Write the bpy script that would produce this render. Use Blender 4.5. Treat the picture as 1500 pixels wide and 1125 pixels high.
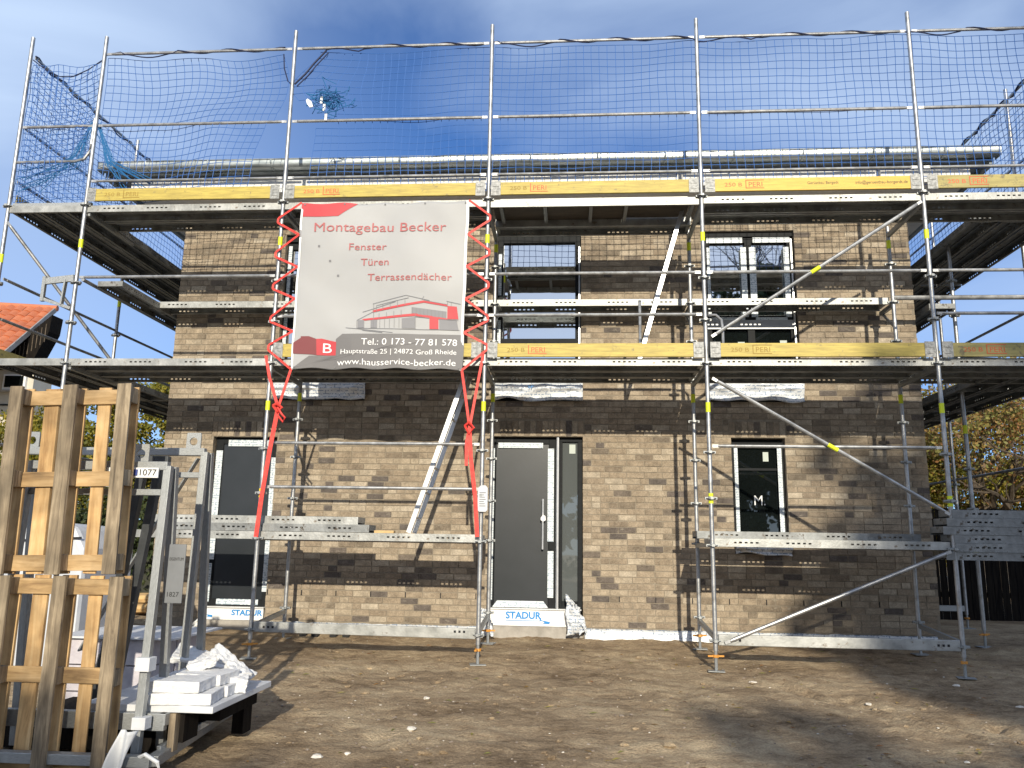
import bpy, math, random
import numpy as np
from mathutils import Vector, Matrix, noise
random.seed(7); np.random.seed(7)
S = bpy.context.scene
for o in list(bpy.data.objects): bpy.data.objects.remove(o)
COL = S.collection

# ------------------------------------------------------------------ camera
CAM = Vector((5.988, -8.972, 1.251))
yaw, pit, rol = -0.07451, 0.19625, 0.01652
F = Vector((math.sin(yaw)*math.cos(pit), math.cos(yaw)*math.cos(pit), math.sin(pit)))
R0 = Vector((math.cos(yaw), -math.sin(yaw), 0)); U0 = R0.cross(F)
R1 = R0*math.cos(rol)+U0*math.sin(rol); U1 = -R0*math.sin(rol)+U0*math.cos(rol)
cd = bpy.data.cameras.new('camera'); cam = bpy.data.objects.new('camera', cd); COL.objects.link(cam)
cam.matrix_world = Matrix(((R1.x, U1.x, -F.x, CAM.x), (R1.y, U1.y, -F.y, CAM.y), (R1.z, U1.z, -F.z, CAM.z), (0, 0, 0, 1)))
cd.sensor_width = 36; cd.lens = 1185/1500*36; cd.clip_end = 3000; cd.clip_start = 0.05
S.camera = cam

# ------------------------------------------------------------------ light
SUN = Vector((0.11, -1.0, 0.37)).normalized()      # towards the sun
elev = math.asin(SUN.z); azim = math.atan2(SUN.x, SUN.y)
W = bpy.data.worlds.new('World'); S.world = W; W.use_nodes = True
nt = W.node_tree; nt.nodes.clear()
def wn(t, **k):
    n = nt.nodes.new(t)
    for a, b in k.items(): setattr(n, a, b)
    return n
out = wn('ShaderNodeOutputWorld'); bg = wn('ShaderNodeBackground'); bg.inputs[1].default_value = 0.098
sky = wn('ShaderNodeTexSky', sky_type='NISHITA'); sky.sun_disc = False
sky.sun_elevation = elev; sky.sun_rotation = azim; sky.air_density = 0.8; sky.dust_density = 0.15; sky.ozone_density = 3.5
tc = wn('ShaderNodeTexCoord'); mp = wn('ShaderNodeMapping'); mp.inputs['Scale'].default_value = (1.0, 1.0, 2.6); mp.inputs['Rotation'].default_value = (0.1, 0.5, 0.3)
mp.inputs['Location'].default_value = (1.35, 0.2, 0.4)
nz = wn('ShaderNodeTexNoise'); nz.inputs['Scale'].default_value = 1.7; nz.inputs['Detail'].default_value = 7; nz.inputs['Roughness'].default_value = 0.48
nz.inputs['Distortion'].default_value = 0.5
cr = wn('ShaderNodeValToRGB'); cr.color_ramp.elements[0].position = 0.42; cr.color_ramp.elements[1].position = 0.72
cr.color_ramp.elements[0].color = (0.02, 0.02, 0.02, 1); cr.color_ramp.elements[1].color = (0.62, 0.62, 0.62, 1)
mx = wn('ShaderNodeMix', data_type='RGBA'); mx.inputs[7].default_value = (6.0, 7.6, 10.2, 1)
tint = wn('ShaderNodeMix', data_type='RGBA', blend_type='MULTIPLY'); tint.inputs[0].default_value = 1.0; tint.inputs[7].default_value = (0.70, 1.08, 1.50, 1)
L = nt.links.new
L(tc.outputs['Generated'], mp.inputs[0]); L(mp.outputs[0], nz.inputs['Vector']); L(nz.outputs['Fac'], cr.inputs[0])
sx = wn('ShaderNodeSeparateXYZ'); L(tc.outputs['Generated'], sx.inputs[0])
bank = wn('ShaderNodeMapRange', interpolation_type='SMOOTHSTEP'); bank.inputs[1].default_value = -0.12; bank.inputs[2].default_value = -0.62; bank.inputs[3].default_value = 0.0; bank.inputs[4].default_value = 0.58
bank2 = wn('ShaderNodeMapRange', interpolation_type='SMOOTHSTEP'); bank2.inputs[1].default_value = 0.02; bank2.inputs[2].default_value = 0.5; bank2.inputs[3].default_value = 0.0; bank2.inputs[4].default_value = 0.30
L(sx.outputs[0], bank.inputs[0]); L(sx.outputs[0], bank2.inputs[0])
ad1 = wn('ShaderNodeMath', operation='ADD'); ad2 = wn('ShaderNodeMath', operation='ADD'); ad2.use_clamp = True
L(bank.outputs[0], ad1.inputs[0]); L(bank2.outputs[0], ad1.inputs[1]); L(ad1.outputs[0], ad2.inputs[0]); L(cr.outputs[0], ad2.inputs[1])
haze_s = wn('ShaderNodeMapRange', interpolation_type='SMOOTHSTEP'); haze_s.inputs[1].default_value = 0.1; haze_s.inputs[2].default_value = -0.9; haze_s.inputs[3].default_value = 0.0; haze_s.inputs[4].default_value = 0.62
mx2 = wn('ShaderNodeMix', data_type='RGBA'); mx2.inputs[7].default_value = (8.6, 9.0, 9.8, 1); L(sx.outputs[1], haze_s.inputs[0]); L(haze_s.outputs[0], mx2.inputs[0])
L(ad2.outputs[0], mx.inputs[0]); L(sky.outputs[0], tint.inputs[6]); L(tint.outputs[2], mx.inputs[6]); L(mx.outputs[2], mx2.inputs[6]); L(mx2.outputs[2], bg.inputs[0]); L(bg.outputs[0], out.inputs[0])
sl = bpy.data.lights.new('sun', 'SUN'); sl.energy = 5.0; sl.angle = math.radians(0.55); sl.color = (1.0, 0.91, 0.74)
so = bpy.data.objects.new('sun', sl); COL.objects.link(so); so.rotation_euler = (-SUN).to_track_quat('-Z', 'Y').to_euler()
V = S.view_settings; V.view_transform = 'Standard'; V.look = 'None'; V.exposure = 0.05; V.gamma = 1; V.use_curve_mapping = False
S.render.engine = 'CYCLES'; S.cycles.max_bounces = 6

# ------------------------------------------------------------------ materials
MATS = {}
def nodes_of(name, rough=0.6, metal=0.0, col=(.5, .5, .5), spec=0.5):
    m = bpy.data.materials.new(name); m.use_nodes = True; t = m.node_tree; b = t.nodes['Principled BSDF']
    b.inputs['Base Color'].default_value = (*col, 1); b.inputs['Roughness'].default_value = rough; b.inputs['Metallic'].default_value = metal
    b.inputs['Specular IOR Level'].default_value = spec
    MATS[name] = m
    return m, t, b
def noisemat(name, c1, c2, scale=6, detail=5, rough=0.6, metal=0.0, bump=0.0, bscale=None, stretch=(1, 1, 1), spec=0.5, r2=None, lo=0.35, hi=0.65, coord='Object', bdist=0.01, spots=None):
    m, t, b = nodes_of(name, rough, metal, c1, spec); N = t.nodes; K = t.links.new
    c = N.new('ShaderNodeTexCoord'); p = N.new('ShaderNodeMapping'); p.inputs['Scale'].default_value = stretch
    n = N.new('ShaderNodeTexNoise'); n.inputs['Scale'].default_value = scale; n.inputs['Detail'].default_value = detail; n.inputs['Roughness'].default_value = .6
    r = N.new('ShaderNodeValToRGB'); r.color_ramp.elements[0].position = lo; r.color_ramp.elements[1].position = hi
    r.color_ramp.elements[0].color = (*c1, 1); r.color_ramp.elements[1].color = (*c2, 1)
    K(c.outputs[coord], p.inputs[0]); K(p.outputs[0], n.inputs['Vector']); K(n.outputs['Fac'], r.inputs[0]); K(r.outputs[0], b.inputs['Base Color'])
    if spots:
        n5 = N.new('ShaderNodeTexNoise'); n5.inputs['Scale'].default_value = spots[0]; n5.inputs['Detail'].default_value = 6; n5.inputs['Roughness'].default_value = .7; K(c.outputs[coord], n5.inputs['Vector'])
        q5 = N.new('ShaderNodeMapRange'); q5.inputs[1].default_value = spots[1]; q5.inputs[2].default_value = spots[1]+.06; K(n5.outputs['Fac'], q5.inputs[0])
        m5 = N.new('ShaderNodeMix'); m5.data_type = 'RGBA'; m5.inputs[7].default_value = (*spots[2], 1); K(q5.outputs[0], m5.inputs[0]); K(r.outputs[0], m5.inputs[6]); K(m5.outputs[2], b.inputs['Base Color'])
    if r2 is not None:
        q = N.new('ShaderNodeMapRange'); q.inputs[3].default_value = rough; q.inputs[4].default_value = r2
        K(n.outputs['Fac'], q.inputs[0]); K(q.outputs[0], b.inputs['Roughness'])
    if bump:
        n2 = N.new('ShaderNodeTexNoise'); n2.inputs['Scale'].default_value = bscale or scale*3; n2.inputs['Detail'].default_value = 6
        K(p.outputs[0], n2.inputs['Vector']); bu = N.new('ShaderNodeBump'); bu.inputs['Strength'].default_value = bump; bu.inputs['Distance'].default_value = bdist
        K(n2.outputs['Fac'], bu.inputs['Height']); K(bu.outputs[0], b.inputs['Normal'])
    return m
galv = noisemat('galvanised_steel', (.24, .25, .25), (.42, .435, .44), 14, 6, .42, .7, .15, 60, r2=.6, coord='Generated', stretch=(3, 3, 3))
galv_o = noisemat('galvanised_tube', (.27, .275, .28), (.48, .485, .49), 9, 7, .34, .75, .1, 60, r2=.55, stretch=(1, 1, 1), spots=(22, .60, (.30, .27, .23)))
deckm = noisemat('deck_steel', (.25, .255, .245), (.45, .455, .44), 5, 8, .42, .5, .2, 40, r2=.6, spots=(12, .60, (.20, .17, .14)))
deckdull = noisemat('old_deck_steel', (.17, .175, .175), (.31, .32, .32), 7, 8, .5, .6, .2, 40, r2=.7, spots=(11, .58, (.11, .095, .08)))
brk = noisemat('bracket_steel', (.16, .165, .165), (.36, .365, .36), 30, 5, .55, .3, .2, 80)
alu = noisemat('aluminium', (.52, .53, .54), (.66, .66, .66), 8, 5, .40, .8, .05, 80)
toe = noisemat('yellow_varnished_board', (.33, .25, .055), (.56, .44, .09), 5, 9, .55, 0, .15, 30, stretch=(1, 6, 12), lo=.3, hi=.7, spots=(13, .60, (.26, .20, .07)))
toe2 = noisemat('orange_yellow_board', (.50, .31, .03), (.66, .44, .05), 5, 9, .5, 0, .15, 30, stretch=(1, 6, 12), lo=.3, hi=.7, spots=(13, .62, (.34, .22, .05)))
toe3 = noisemat('weathered_yellow_board', (.28, .24, .09), (.45, .38, .14), 3, 8, .65, 0, .2, 30, stretch=(1, 6, 12), lo=.3, hi=.7, spots=(9, .56, (.20, .17, .09)))
neon = nodes_of('neon_yellow_tape', .5, 0, (.72, .80, .02))[0]
neon_o = nodes_of('amber_tape', .5, 0, (.80, .58, .02))[0]
orange = nodes_of('orange_nut', .5, 0.2, (.62, .28, .05))[0]
anth = noisemat('anthracite_frame', (.010, .0115, .013), (.014, .016, .018), 20, 3, .6, 0, .05, 200, spec=.15)
doorm = noisemat('anthracite_door_leaf', (.016, .020, .024), (.021, .025, .030), 3, 3, .32, 0, .02, 40)
white = noisemat('white_board', (.72, .72, .71), (.82, .82, .81), 5, 4, .55, 0, .05, 30)
foam = noisemat('white_foam', (.60, .60, .60), (.74, .74, .74), 30, 4, .8, 0, .3, 90)
plaster = noisemat('pale_grey_plate', (.52, .53, .55), (.66, .67, .68), 4, 6, .6, 0, .1, 40)
blockm = noisemat('aerated_block', (.46, .43, .47), (.56, .53, .56), 12, 5, .85, 0, .3, 60)
zinc = noisemat('zinc', (.30, .34, .35), (.55, .59, .60), 5, 5, .38, .7, .1, 12, stretch=(.4, 2, 2), r2=.5)
redst = noisemat('red_strap', (.66, .035, .03), (.76, .07, .05), 20, 3, .6, 0, .2, 80)
rope = nodes_of('dark_blue_rope', .7, 0, (.012, .018, .06))[0]
netm = nodes_of('blue_net', .7, 0, (.02, .10, .34))[0]
netc = nodes_of('bright_blue_net', .7, 0, (.02, .14, .34))[0]
mortar = noisemat('mortar', (.22, .185, .14), (.28, .24, .185), 20, 5, .95, 0, .4, 90)
concrete = noisemat('concrete', (.28, .26, .23), (.42, .39, .35), 6, 7, .9, 0, .4, 30)
dwood = noisemat('dark_fence_wood', (.006, .005, .005), (.018, .015, .012), 3, 7, .9, 0, .3, 20, spec=.1, stretch=(10, 10, 1))
plyw = noisemat('hatch_plywood', (.06, .045, .03), (.10, .075, .05), 4, 7, .6, 0, .2, 30, stretch=(1, 5, 5))
bark = noisemat('bark', (.06, .045, .03), (.13, .10, .07), 8, 7, .9, 0, .6, 20, stretch=(3, 3, .6), bdist=.03)
render_w = noisemat('beige_render', (.50, .46, .38), (.56, .52, .44), 2, 6, .9, 0, .2, 60)
blue_ink = nodes_of('blue_print', .5, 0, (.01, .22, .56))[0]
red_ink = nodes_of('red_stencil', .6, 0, (.62, .09, .03))[0]
dim_ink = nodes_of('brown_stencil', .7, 0, (.30, .19, .03))[0]
black_ink = nodes_of('black_print', .6, 0, (.02, .02, .02))[0]
darkblue_ink = nodes_of('navy_print', .6, 0, (.03, .05, .22))[0]
b_red = nodes_of('banner_red_text', .6, 0, (.40, .11, .11))[0]
b_redf = nodes_of('banner_red_field', .6, 0, (.48, .045, .055))[0]
b_redd = nodes_of('banner_dark_red_field', .6, 0, (.19, .04, .045))[0]
b_grey = nodes_of('banner_grey_field', .6, 0, (.155, .15, .152))[0]
b_lite = nodes_of('banner_light_grey', .6, 0, (.20, .20, .215))[0]
b_line = nodes_of('banner_pencil_grey', .6, 0, (.17, .17, .18))[0]
b_white = nodes_of('banner_white_text', .6, 0, (.80, .80, .80))[0]
rubber = nodes_of('black_rubber', .8, 0, (.015, .015, .015))[0]
pvc = noisemat('white_plastic', (.46, .48, .52), (.60, .62, .65), 3, 5, .5)
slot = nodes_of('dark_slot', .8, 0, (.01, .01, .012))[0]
paper = nodes_of('pale_sticker', .6, 0, (.45, .50, .46))[0]

def wood(name, cs, rough=.75, st=(9, 9, .8), sc=2.2):
    m, t, b = nodes_of(name, rough); N = t.nodes; K = t.links.new
    c = N.new('ShaderNodeTexCoord'); oi = N.new('ShaderNodeObjectInfo')
    ad = N.new('ShaderNodeVectorMath'); ad.operation = 'ADD'; sc_ = N.new('ShaderNodeMath'); sc_.operation = 'MULTIPLY'; sc_.inputs[1].default_value = 37
    K(oi.outputs['Random'], sc_.inputs[0]); K(c.outputs['Object'], ad.inputs[0]); K(sc_.outputs[0], ad.inputs[1])
    p = N.new('ShaderNodeMapping'); p.inputs['Scale'].default_value = st; K(ad.outputs[0], p.inputs[0])
    n = N.new('ShaderNodeTexNoise'); n.inputs['Scale'].default_value = sc; n.inputs['Detail'].default_value = 9; n.inputs['Roughness'].default_value = .65; n.inputs['Distortion'].default_value = .8
    K(p.outputs[0], n.inputs['Vector'])
    r = N.new('ShaderNodeValToRGB'); e = r.color_ramp.elements
    e[0].position = .28; e[0].color = (*cs[0], 1); e[1].position = .72; e[1].color = (*cs[2], 1); k = e.new(.5); k.color = (*cs[1], 1)
    K(n.outputs['Fac'], r.inputs[0])
    n3 = N.new('ShaderNodeTexNoise'); n3.inputs['Scale'].default_value = 3.5; n3.inputs['Detail'].default_value = 4; K(ad.outputs[0], n3.inputs['Vector'])
    hs = N.new('ShaderNodeHueSaturation'); mr = N.new('ShaderNodeMapRange'); mr.inputs[1].default_value = .3; mr.inputs[2].default_value = .7; mr.inputs[3].default_value = .55; mr.inputs[4].default_value = 1.35
    K(n3.outputs['Fac'], mr.inputs[0]); K(mr.outputs[0], hs.inputs['Value']); K(r.outputs[0], hs.inputs['Color']); K(hs.outputs[0], b.inputs['Base Color'])
    bu = N.new('ShaderNodeBump'); bu.inputs['Strength'].default_value = .5; bu.inputs['Distance'].default_value = .004; K(n.outputs['Fac'], bu.inputs['Height']); K(bu.outputs[0], b.inputs['Normal'])
    return m
pal_new = wood('fresh_pallet_wood', [(.30, .16, .06), (.54, .34, .15), (.68, .48, .25)])
pal_old = wood('weathered_pallet_wood', [(.085, .062, .04), (.24, .185, .12), (.44, .35, .235)], sc=3.2)
pal_x = wood('pallet_cross_wood', [(.16, .09, .04), (.40, .26, .12), (.56, .39, .21)], st=(1, 9, 9))
plank_w = wood('scrap_wood', [(.38, .22, .08), (.52, .34, .15), (.6, .42, .2)], st=(1, 6, 6))

def tapemat(name, base, ink, sx=9, sy=22):
    m, t, b = nodes_of(name, .45, 0, base); N = t.nodes; K = t.links.new
    c = N.new('ShaderNodeTexCoord'); p = N.new('ShaderNodeMapping'); p.inputs['Rotation'].default_value = (math.pi/2, 0, 0)
    br = N.new('ShaderNodeTexBrick'); br.inputs['Color1'].default_value = (*base, 1); br.inputs['Color2'].default_value = (*[x*.93 for x in base], 1)
    br.inputs['Mortar'].default_value = (*ink, 1); br.inputs['Scale'].default_value = sx; br.inputs['Mortar Size'].default_value = .045; br.inputs['Brick Width'].default_value = .9; br.inputs['Row Height'].default_value = .28
    n = N.new('ShaderNodeTexNoise'); n.inputs['Scale'].default_value = 40
    mi = N.new('ShaderNodeMix'); mi.data_type = 'RGBA'; mi.inputs[6].default_value = (*base, 1)
    gt = N.new('ShaderNodeMath'); gt.operation = 'GREATER_THAN'; gt.inputs[1].default_value = .48
    K(c.outputs['Object'], p.inputs[0]); K(p.outputs[0], br.inputs['Vector']); K(c.outputs['Object'], n.inputs['Vector']); K(n.outputs['Fac'], gt.inputs[0])
    K(gt.outputs[0], mi.inputs[0]); K(br.outputs['Color'], mi.inputs[7]); K(mi.outputs[2], b.inputs['Base Color'])
    return m
tape = tapemat('protective_tape', (.62, .67, .70), (.25, .33, .40))
foil = tapemat('printed_foil', (.66, .68, .70), (.24, .30, .40), 7)
b = foil.node_tree.nodes['Principled BSDF']; b.inputs['Roughness'].default_value = .35

def brickmat(name, joined):
    m, t, b = nodes_of(name, .88, 0, (.3, .25, .18), .25); N = t.nodes; K = t.links.new
    if joined:
        a = N.new('ShaderNodeAttribute'); a.attribute_name = 'rnd'; rnd = a.outputs['Fac']
    else:
        a = N.new('ShaderNodeObjectInfo'); rnd = a.outputs['Random']
    r = N.new('ShaderNodeValToRGB'); e = r.color_ramp.elements; r.color_ramp.interpolation = 'LINEAR'
    stops = [(0, (.105, .090, .080)), (.055, (.135, .112, .095)), (.085, (.19, .155, .115)), (.19, (.22, .175, .128)), (.23, (.27, .215, .155)), (.55, (.31, .25, .182)), (.85, (.345, .285, .21)), (1, (.41, .35, .27))]
    e[0].position = 0; e[0].color = (*stops[0][1], 1); e[1].position = 1; e[1].color = (*stops[-1][1], 1)
    for p_, c_ in stops[1:-1]: k = e.new(p_); k.color = (*c_, 1)
    K(rnd, r.inputs[0])
    g = N.new('ShaderNodeNewGeometry')
    n = N.new('ShaderNodeTexNoise'); n.inputs['Scale'].default_value = 9; n.inputs['Detail'].default_value = 6; n.inputs['Roughness'].default_value = .7; K(g.outputs['Position'], n.inputs['Vector'])
    n2 = N.new('ShaderNodeTexNoise'); n2.inputs['Scale'].default_value = 70; n2.inputs['Detail'].default_value = 4; K(g.outputs['Position'], n2.inputs['Vector'])
    m1 = N.new('ShaderNodeMapRange'); m1.inputs[1].default_value = .3; m1.inputs[2].default_value = .7; m1.inputs[3].default_value = .66; m1.inputs[4].default_value = 1.28; K(n.outputs['Fac'], m1.inputs[0])
    m2 = N.new('ShaderNodeMapRange'); m2.inputs[1].default_value = .3; m2.inputs[2].default_value = .7; m2.inputs[3].default_value = .8; m2.inputs[4].default_value = 1.18; K(n2.outputs['Fac'], m2.inputs[0])
    mu = N.new('ShaderNodeMath'); mu.operation = 'MULTIPLY'; K(m1.outputs[0], mu.inputs[0]); K(m2.outputs[0], mu.inputs[1])
    hs = N.new('ShaderNodeHueSaturation'); K(r.outputs[0], hs.inputs['Color']); K(mu.outputs[0], hs.inputs['Value'])
    n4 = N.new('ShaderNodeTexNoise'); n4.inputs['Scale'].default_value = 13; n4.inputs['Detail'].default_value = 7; n4.inputs['Roughness'].default_value = .75; mp4 = N.new('ShaderNodeMapping'); mp4.inputs['Scale'].default_value = (.6, 1, 1.5); mp4.inputs['Location'].default_value = (3, 1, 7)
    K(g.outputs['Position'], mp4.inputs[0]); K(mp4.outputs[0], n4.inputs['Vector'])
    q4 = N.new('ShaderNodeMapRange'); q4.inputs[1].default_value = .57; q4.inputs[2].default_value = .74; q4.inputs[4].default_value = .6; K(n4.outputs['Fac'], q4.inputs[0])
    x4 = N.new('ShaderNodeMix'); x4.data_type = 'RGBA'; x4.inputs[7].default_value = (.46, .41, .33, 1); K(q4.outputs[0], x4.inputs[0]); K(hs.outputs[0], x4.inputs[6]); K(x4.outputs[2], b.inputs['Base Color'])
    bu = N.new('ShaderNodeBump'); bu.inputs['Strength'].default_value = .6; bu.inputs['Distance'].default_value = .004; K(n2.outputs['Fac'], bu.inputs['Height']); K(bu.outputs[0], b.inputs['Normal'])
    return m
brick_o = brickmat('brick_single', False); brick_j = brickmat('brick_mass', True)

def leafmat(name, cols, trans=.35):
    m, t, b = nodes_of(name, .6); N = t.nodes; K = t.links.new
    g = N.new('ShaderNodeNewGeometry'); r = N.new('ShaderNodeValToRGB'); e = r.color_ramp.elements
    e[0].color = (*cols[0], 1); e[1].color = (*cols[-1], 1)
    for i, c in enumerate(cols[1:-1]): k = e.new((i+1)/(len(cols)-1)); k.color = (*c, 1)
    K(g.outputs['Random Per Island'], r.inputs[0]); K(r.outputs[0], b.inputs['Base Color'])
    tr = N.new('ShaderNodeBsdfTranslucent'); mi = N.new('ShaderNodeMixShader'); mi.inputs[0].default_value = trans
    K(r.outputs[0], tr.inputs[0]); K(b.outputs[0], mi.inputs[1]); K(tr.outputs[0], mi.inputs[2]); K(mi.outputs[0], N['Material Output'].inputs[0])
    return m
leaf_aut = leafmat('autumn_leaves', [(.34, .14, .05), (.36, .24, .07), (.18, .10, .06), (.36, .30, .08), (.20, .22, .06), (.26, .24, .07)], .4)
leaf_yel = leafmat('yellow_green_leaves', [(.12, .13, .02), (.24, .24, .03), (.38, .29, .03), (.08, .11, .02)], .4)
leaf_grn = leafmat('dark_green_leaves', [(.02, .035, .01), (.04, .06, .018), (.06, .07, .02), (.03, .045, .012)], .15)

def glassmat(name, fac, tintc=(.85, .9, .95), base=(.012, .014, .016)):
    m, t, b = nodes_of(name, 1, 0, base, 0); N = t.nodes; K = t.links.new
    g = N.new('ShaderNodeBsdfGlossy'); g.inputs['Roughness'].default_value = .015; g.inputs[0].default_value = (*tintc, 1)
    mi = N.new('ShaderNodeMixShader'); mi.inputs[0].default_value = fac; K(b.outputs[0], mi.inputs[1]); K(g.outputs[0], mi.inputs[2]); K(mi.outputs[0], N['Material Output'].inputs[0])
    n = N.new('ShaderNodeTexNoise'); n.inputs['Scale'].default_value = 2.2; bu = N.new('ShaderNodeBump'); bu.inputs['Strength'].default_value = .05; bu.inputs['Distance'].default_value = .02
    c = N.new('ShaderNodeTexCoord'); K(c.outputs['Object'], n.inputs['Vector']); K(n.outputs['Fac'], bu.inputs['Height']); K(bu.outputs[0], g.inputs['Normal'])
    return m
glass = glassmat('window_glass', .72, (.92, .95, .97)); glass_d = glassmat('dark_window_glass', .12, base=(.006, .008, .008)); glass_s = glassmat('frosted_sidelight', .12, base=(.10, .11, .11))

def bannermat():
    m, t, b = nodes_of('banner_mesh_white', .55, 0, (.72, .72, .73)); N = t.nodes; K = t.links.new
    c = N.new('ShaderNodeTexCoord'); n = N.new('ShaderNodeTexNoise'); n.inputs['Scale'].default_value = 1.6; n.inputs['Detail'].default_value = 3
    r = N.new('ShaderNodeValToRGB'); r.color_ramp.elements[0].color = (.36, .365, .372, 1); r.color_ramp.elements[1].color = (.44, .44, .442, 1)
    K(c.outputs['Object'], n.inputs['Vector']); K(n.outputs['Fac'], r.inputs[0]); K(r.outputs[0], b.inputs['Base Color'])
    tp = N.new('ShaderNodeBsdfTransparent'); ms = N.new('ShaderNodeMixShader'); ms.inputs[0].default_value = .10; K(b.outputs[0], ms.inputs[1]); K(tp.outputs[0], ms.inputs[2]); K(ms.outputs[0], N['Material Output'].inputs[0])
    return m
banm = bannermat()

def groundmat():
    m, t, b = nodes_of('sandy_soil', .95, 0, (.2, .15, .1), .2); N = t.nodes; K = t.links.new
    c = N.new('ShaderNodeTexCoord')
    def nz_(s, d, st=(1, 1, 1), ro=.6):
        p = N.new('ShaderNodeMapping'); p.inputs['Scale'].default_value = st; K(c.outputs['Object'], p.inputs[0])
        n = N.new('ShaderNodeTexNoise'); n.inputs['Scale'].default_value = s; n.inputs['Detail'].default_value = d; n.inputs['Roughness'].default_value = ro; K(p.outputs[0], n.inputs['Vector']); return n
    n1 = nz_(.8, 5, (1, 1.6, 1)); n2 = nz_(6, 8, (1, 1.5, 1), .72); n3 = nz_(55, 5)
    r = N.new('ShaderNodeValToRGB'); e = r.color_ramp.elements
    e[0].position = .38; e[0].color = (.16, .112, .068, 1); e[1].position = .62; e[1].color = (.49, .385, .25, 1); k = e.new(.5); k.color = (.33, .245, .155, 1)
    a = N.new('ShaderNodeMath'); a.operation = 'ADD'; s1 = N.new('ShaderNodeMath'); s1.operation = 'MULTIPLY'; s1.inputs[1].default_value = .5; s2 = N.new('ShaderNodeMath'); s2.operation = 'MULTIPLY'; s2.inputs[1].default_value = .5
    K(n1.outputs['Fac'], s1.inputs[0]); K(n2.outputs['Fac'], s2.inputs[0]); K(s1.outputs[0], a.inputs[0]); K(s2.outputs[0], a.inputs[1]); K(a.outputs[0], r.inputs[0])
    mr = N.new('ShaderNodeMapRange'); mr.inputs[1].default_value = .3; mr.inputs[2].default_value = .7; mr.inputs[3].default_value = .72; mr.inputs[4].default_value = 1.3; K(n3.outputs['Fac'], mr.inputs[0])
    hs = N.new('ShaderNodeHueSaturation'); K(r.outputs[0], hs.inputs['Color']); K(mr.outputs[0], hs.inputs['Value']); K(hs.outputs[0], b.inputs['Base Color'])
    ad = N.new('ShaderNodeMath'); ad.operation = 'MULTIPLY_ADD'; ad.inputs[1].default_value = .35; K(n3.outputs['Fac'], ad.inputs[0]); K(n2.outputs['Fac'], ad.inputs[2])
    bu = N.new('ShaderNodeBump'); bu.inputs['Strength'].default_value = .9; bu.inputs['Distance'].default_value = .045; K(ad.outputs[0], bu.inputs['Height']); K(bu.outputs[0], b.inputs['Normal'])
    return m
soil = groundmat()

def tilemat():
    m, t, b = nodes_of('terracotta_tile', .7, 0, (.5, .15, .06)); N = t.nodes; K = t.links.new
    o = N.new('ShaderNodeObjectInfo'); g = N.new('ShaderNodeNewGeometry'); n = N.new('ShaderNodeTexNoise'); n.inputs['Scale'].default_value = 5; n.inputs['Detail'].default_value = 6
    r = N.new('ShaderNodeValToRGB'); r.color_ramp.elements[0].color = (.36, .10, .045, 1); r.color_ramp.elements[1].color = (.56, .19, .085, 1); r.color_ramp.elements[0].position = .2
    ad = N.new('ShaderNodeMath'); ad.operation = 'MULTIPLY_ADD'; ad.inputs[1].default_value = .5; h = N.new('ShaderNodeMath'); h.operation = 'MULTIPLY'; h.inputs[1].default_value = .6
    K(g.outputs['Position'], n.inputs['Vector']); K(n.outputs['Fac'], h.inputs[0]); K(o.outputs['Random'], ad.inputs[0]); K(h.outputs[0], ad.inputs[2]); K(ad.outputs[0], r.inputs[0]); K(r.outputs[0], b.inputs['Base Color'])
    return m
tilem = tilemat()

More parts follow.
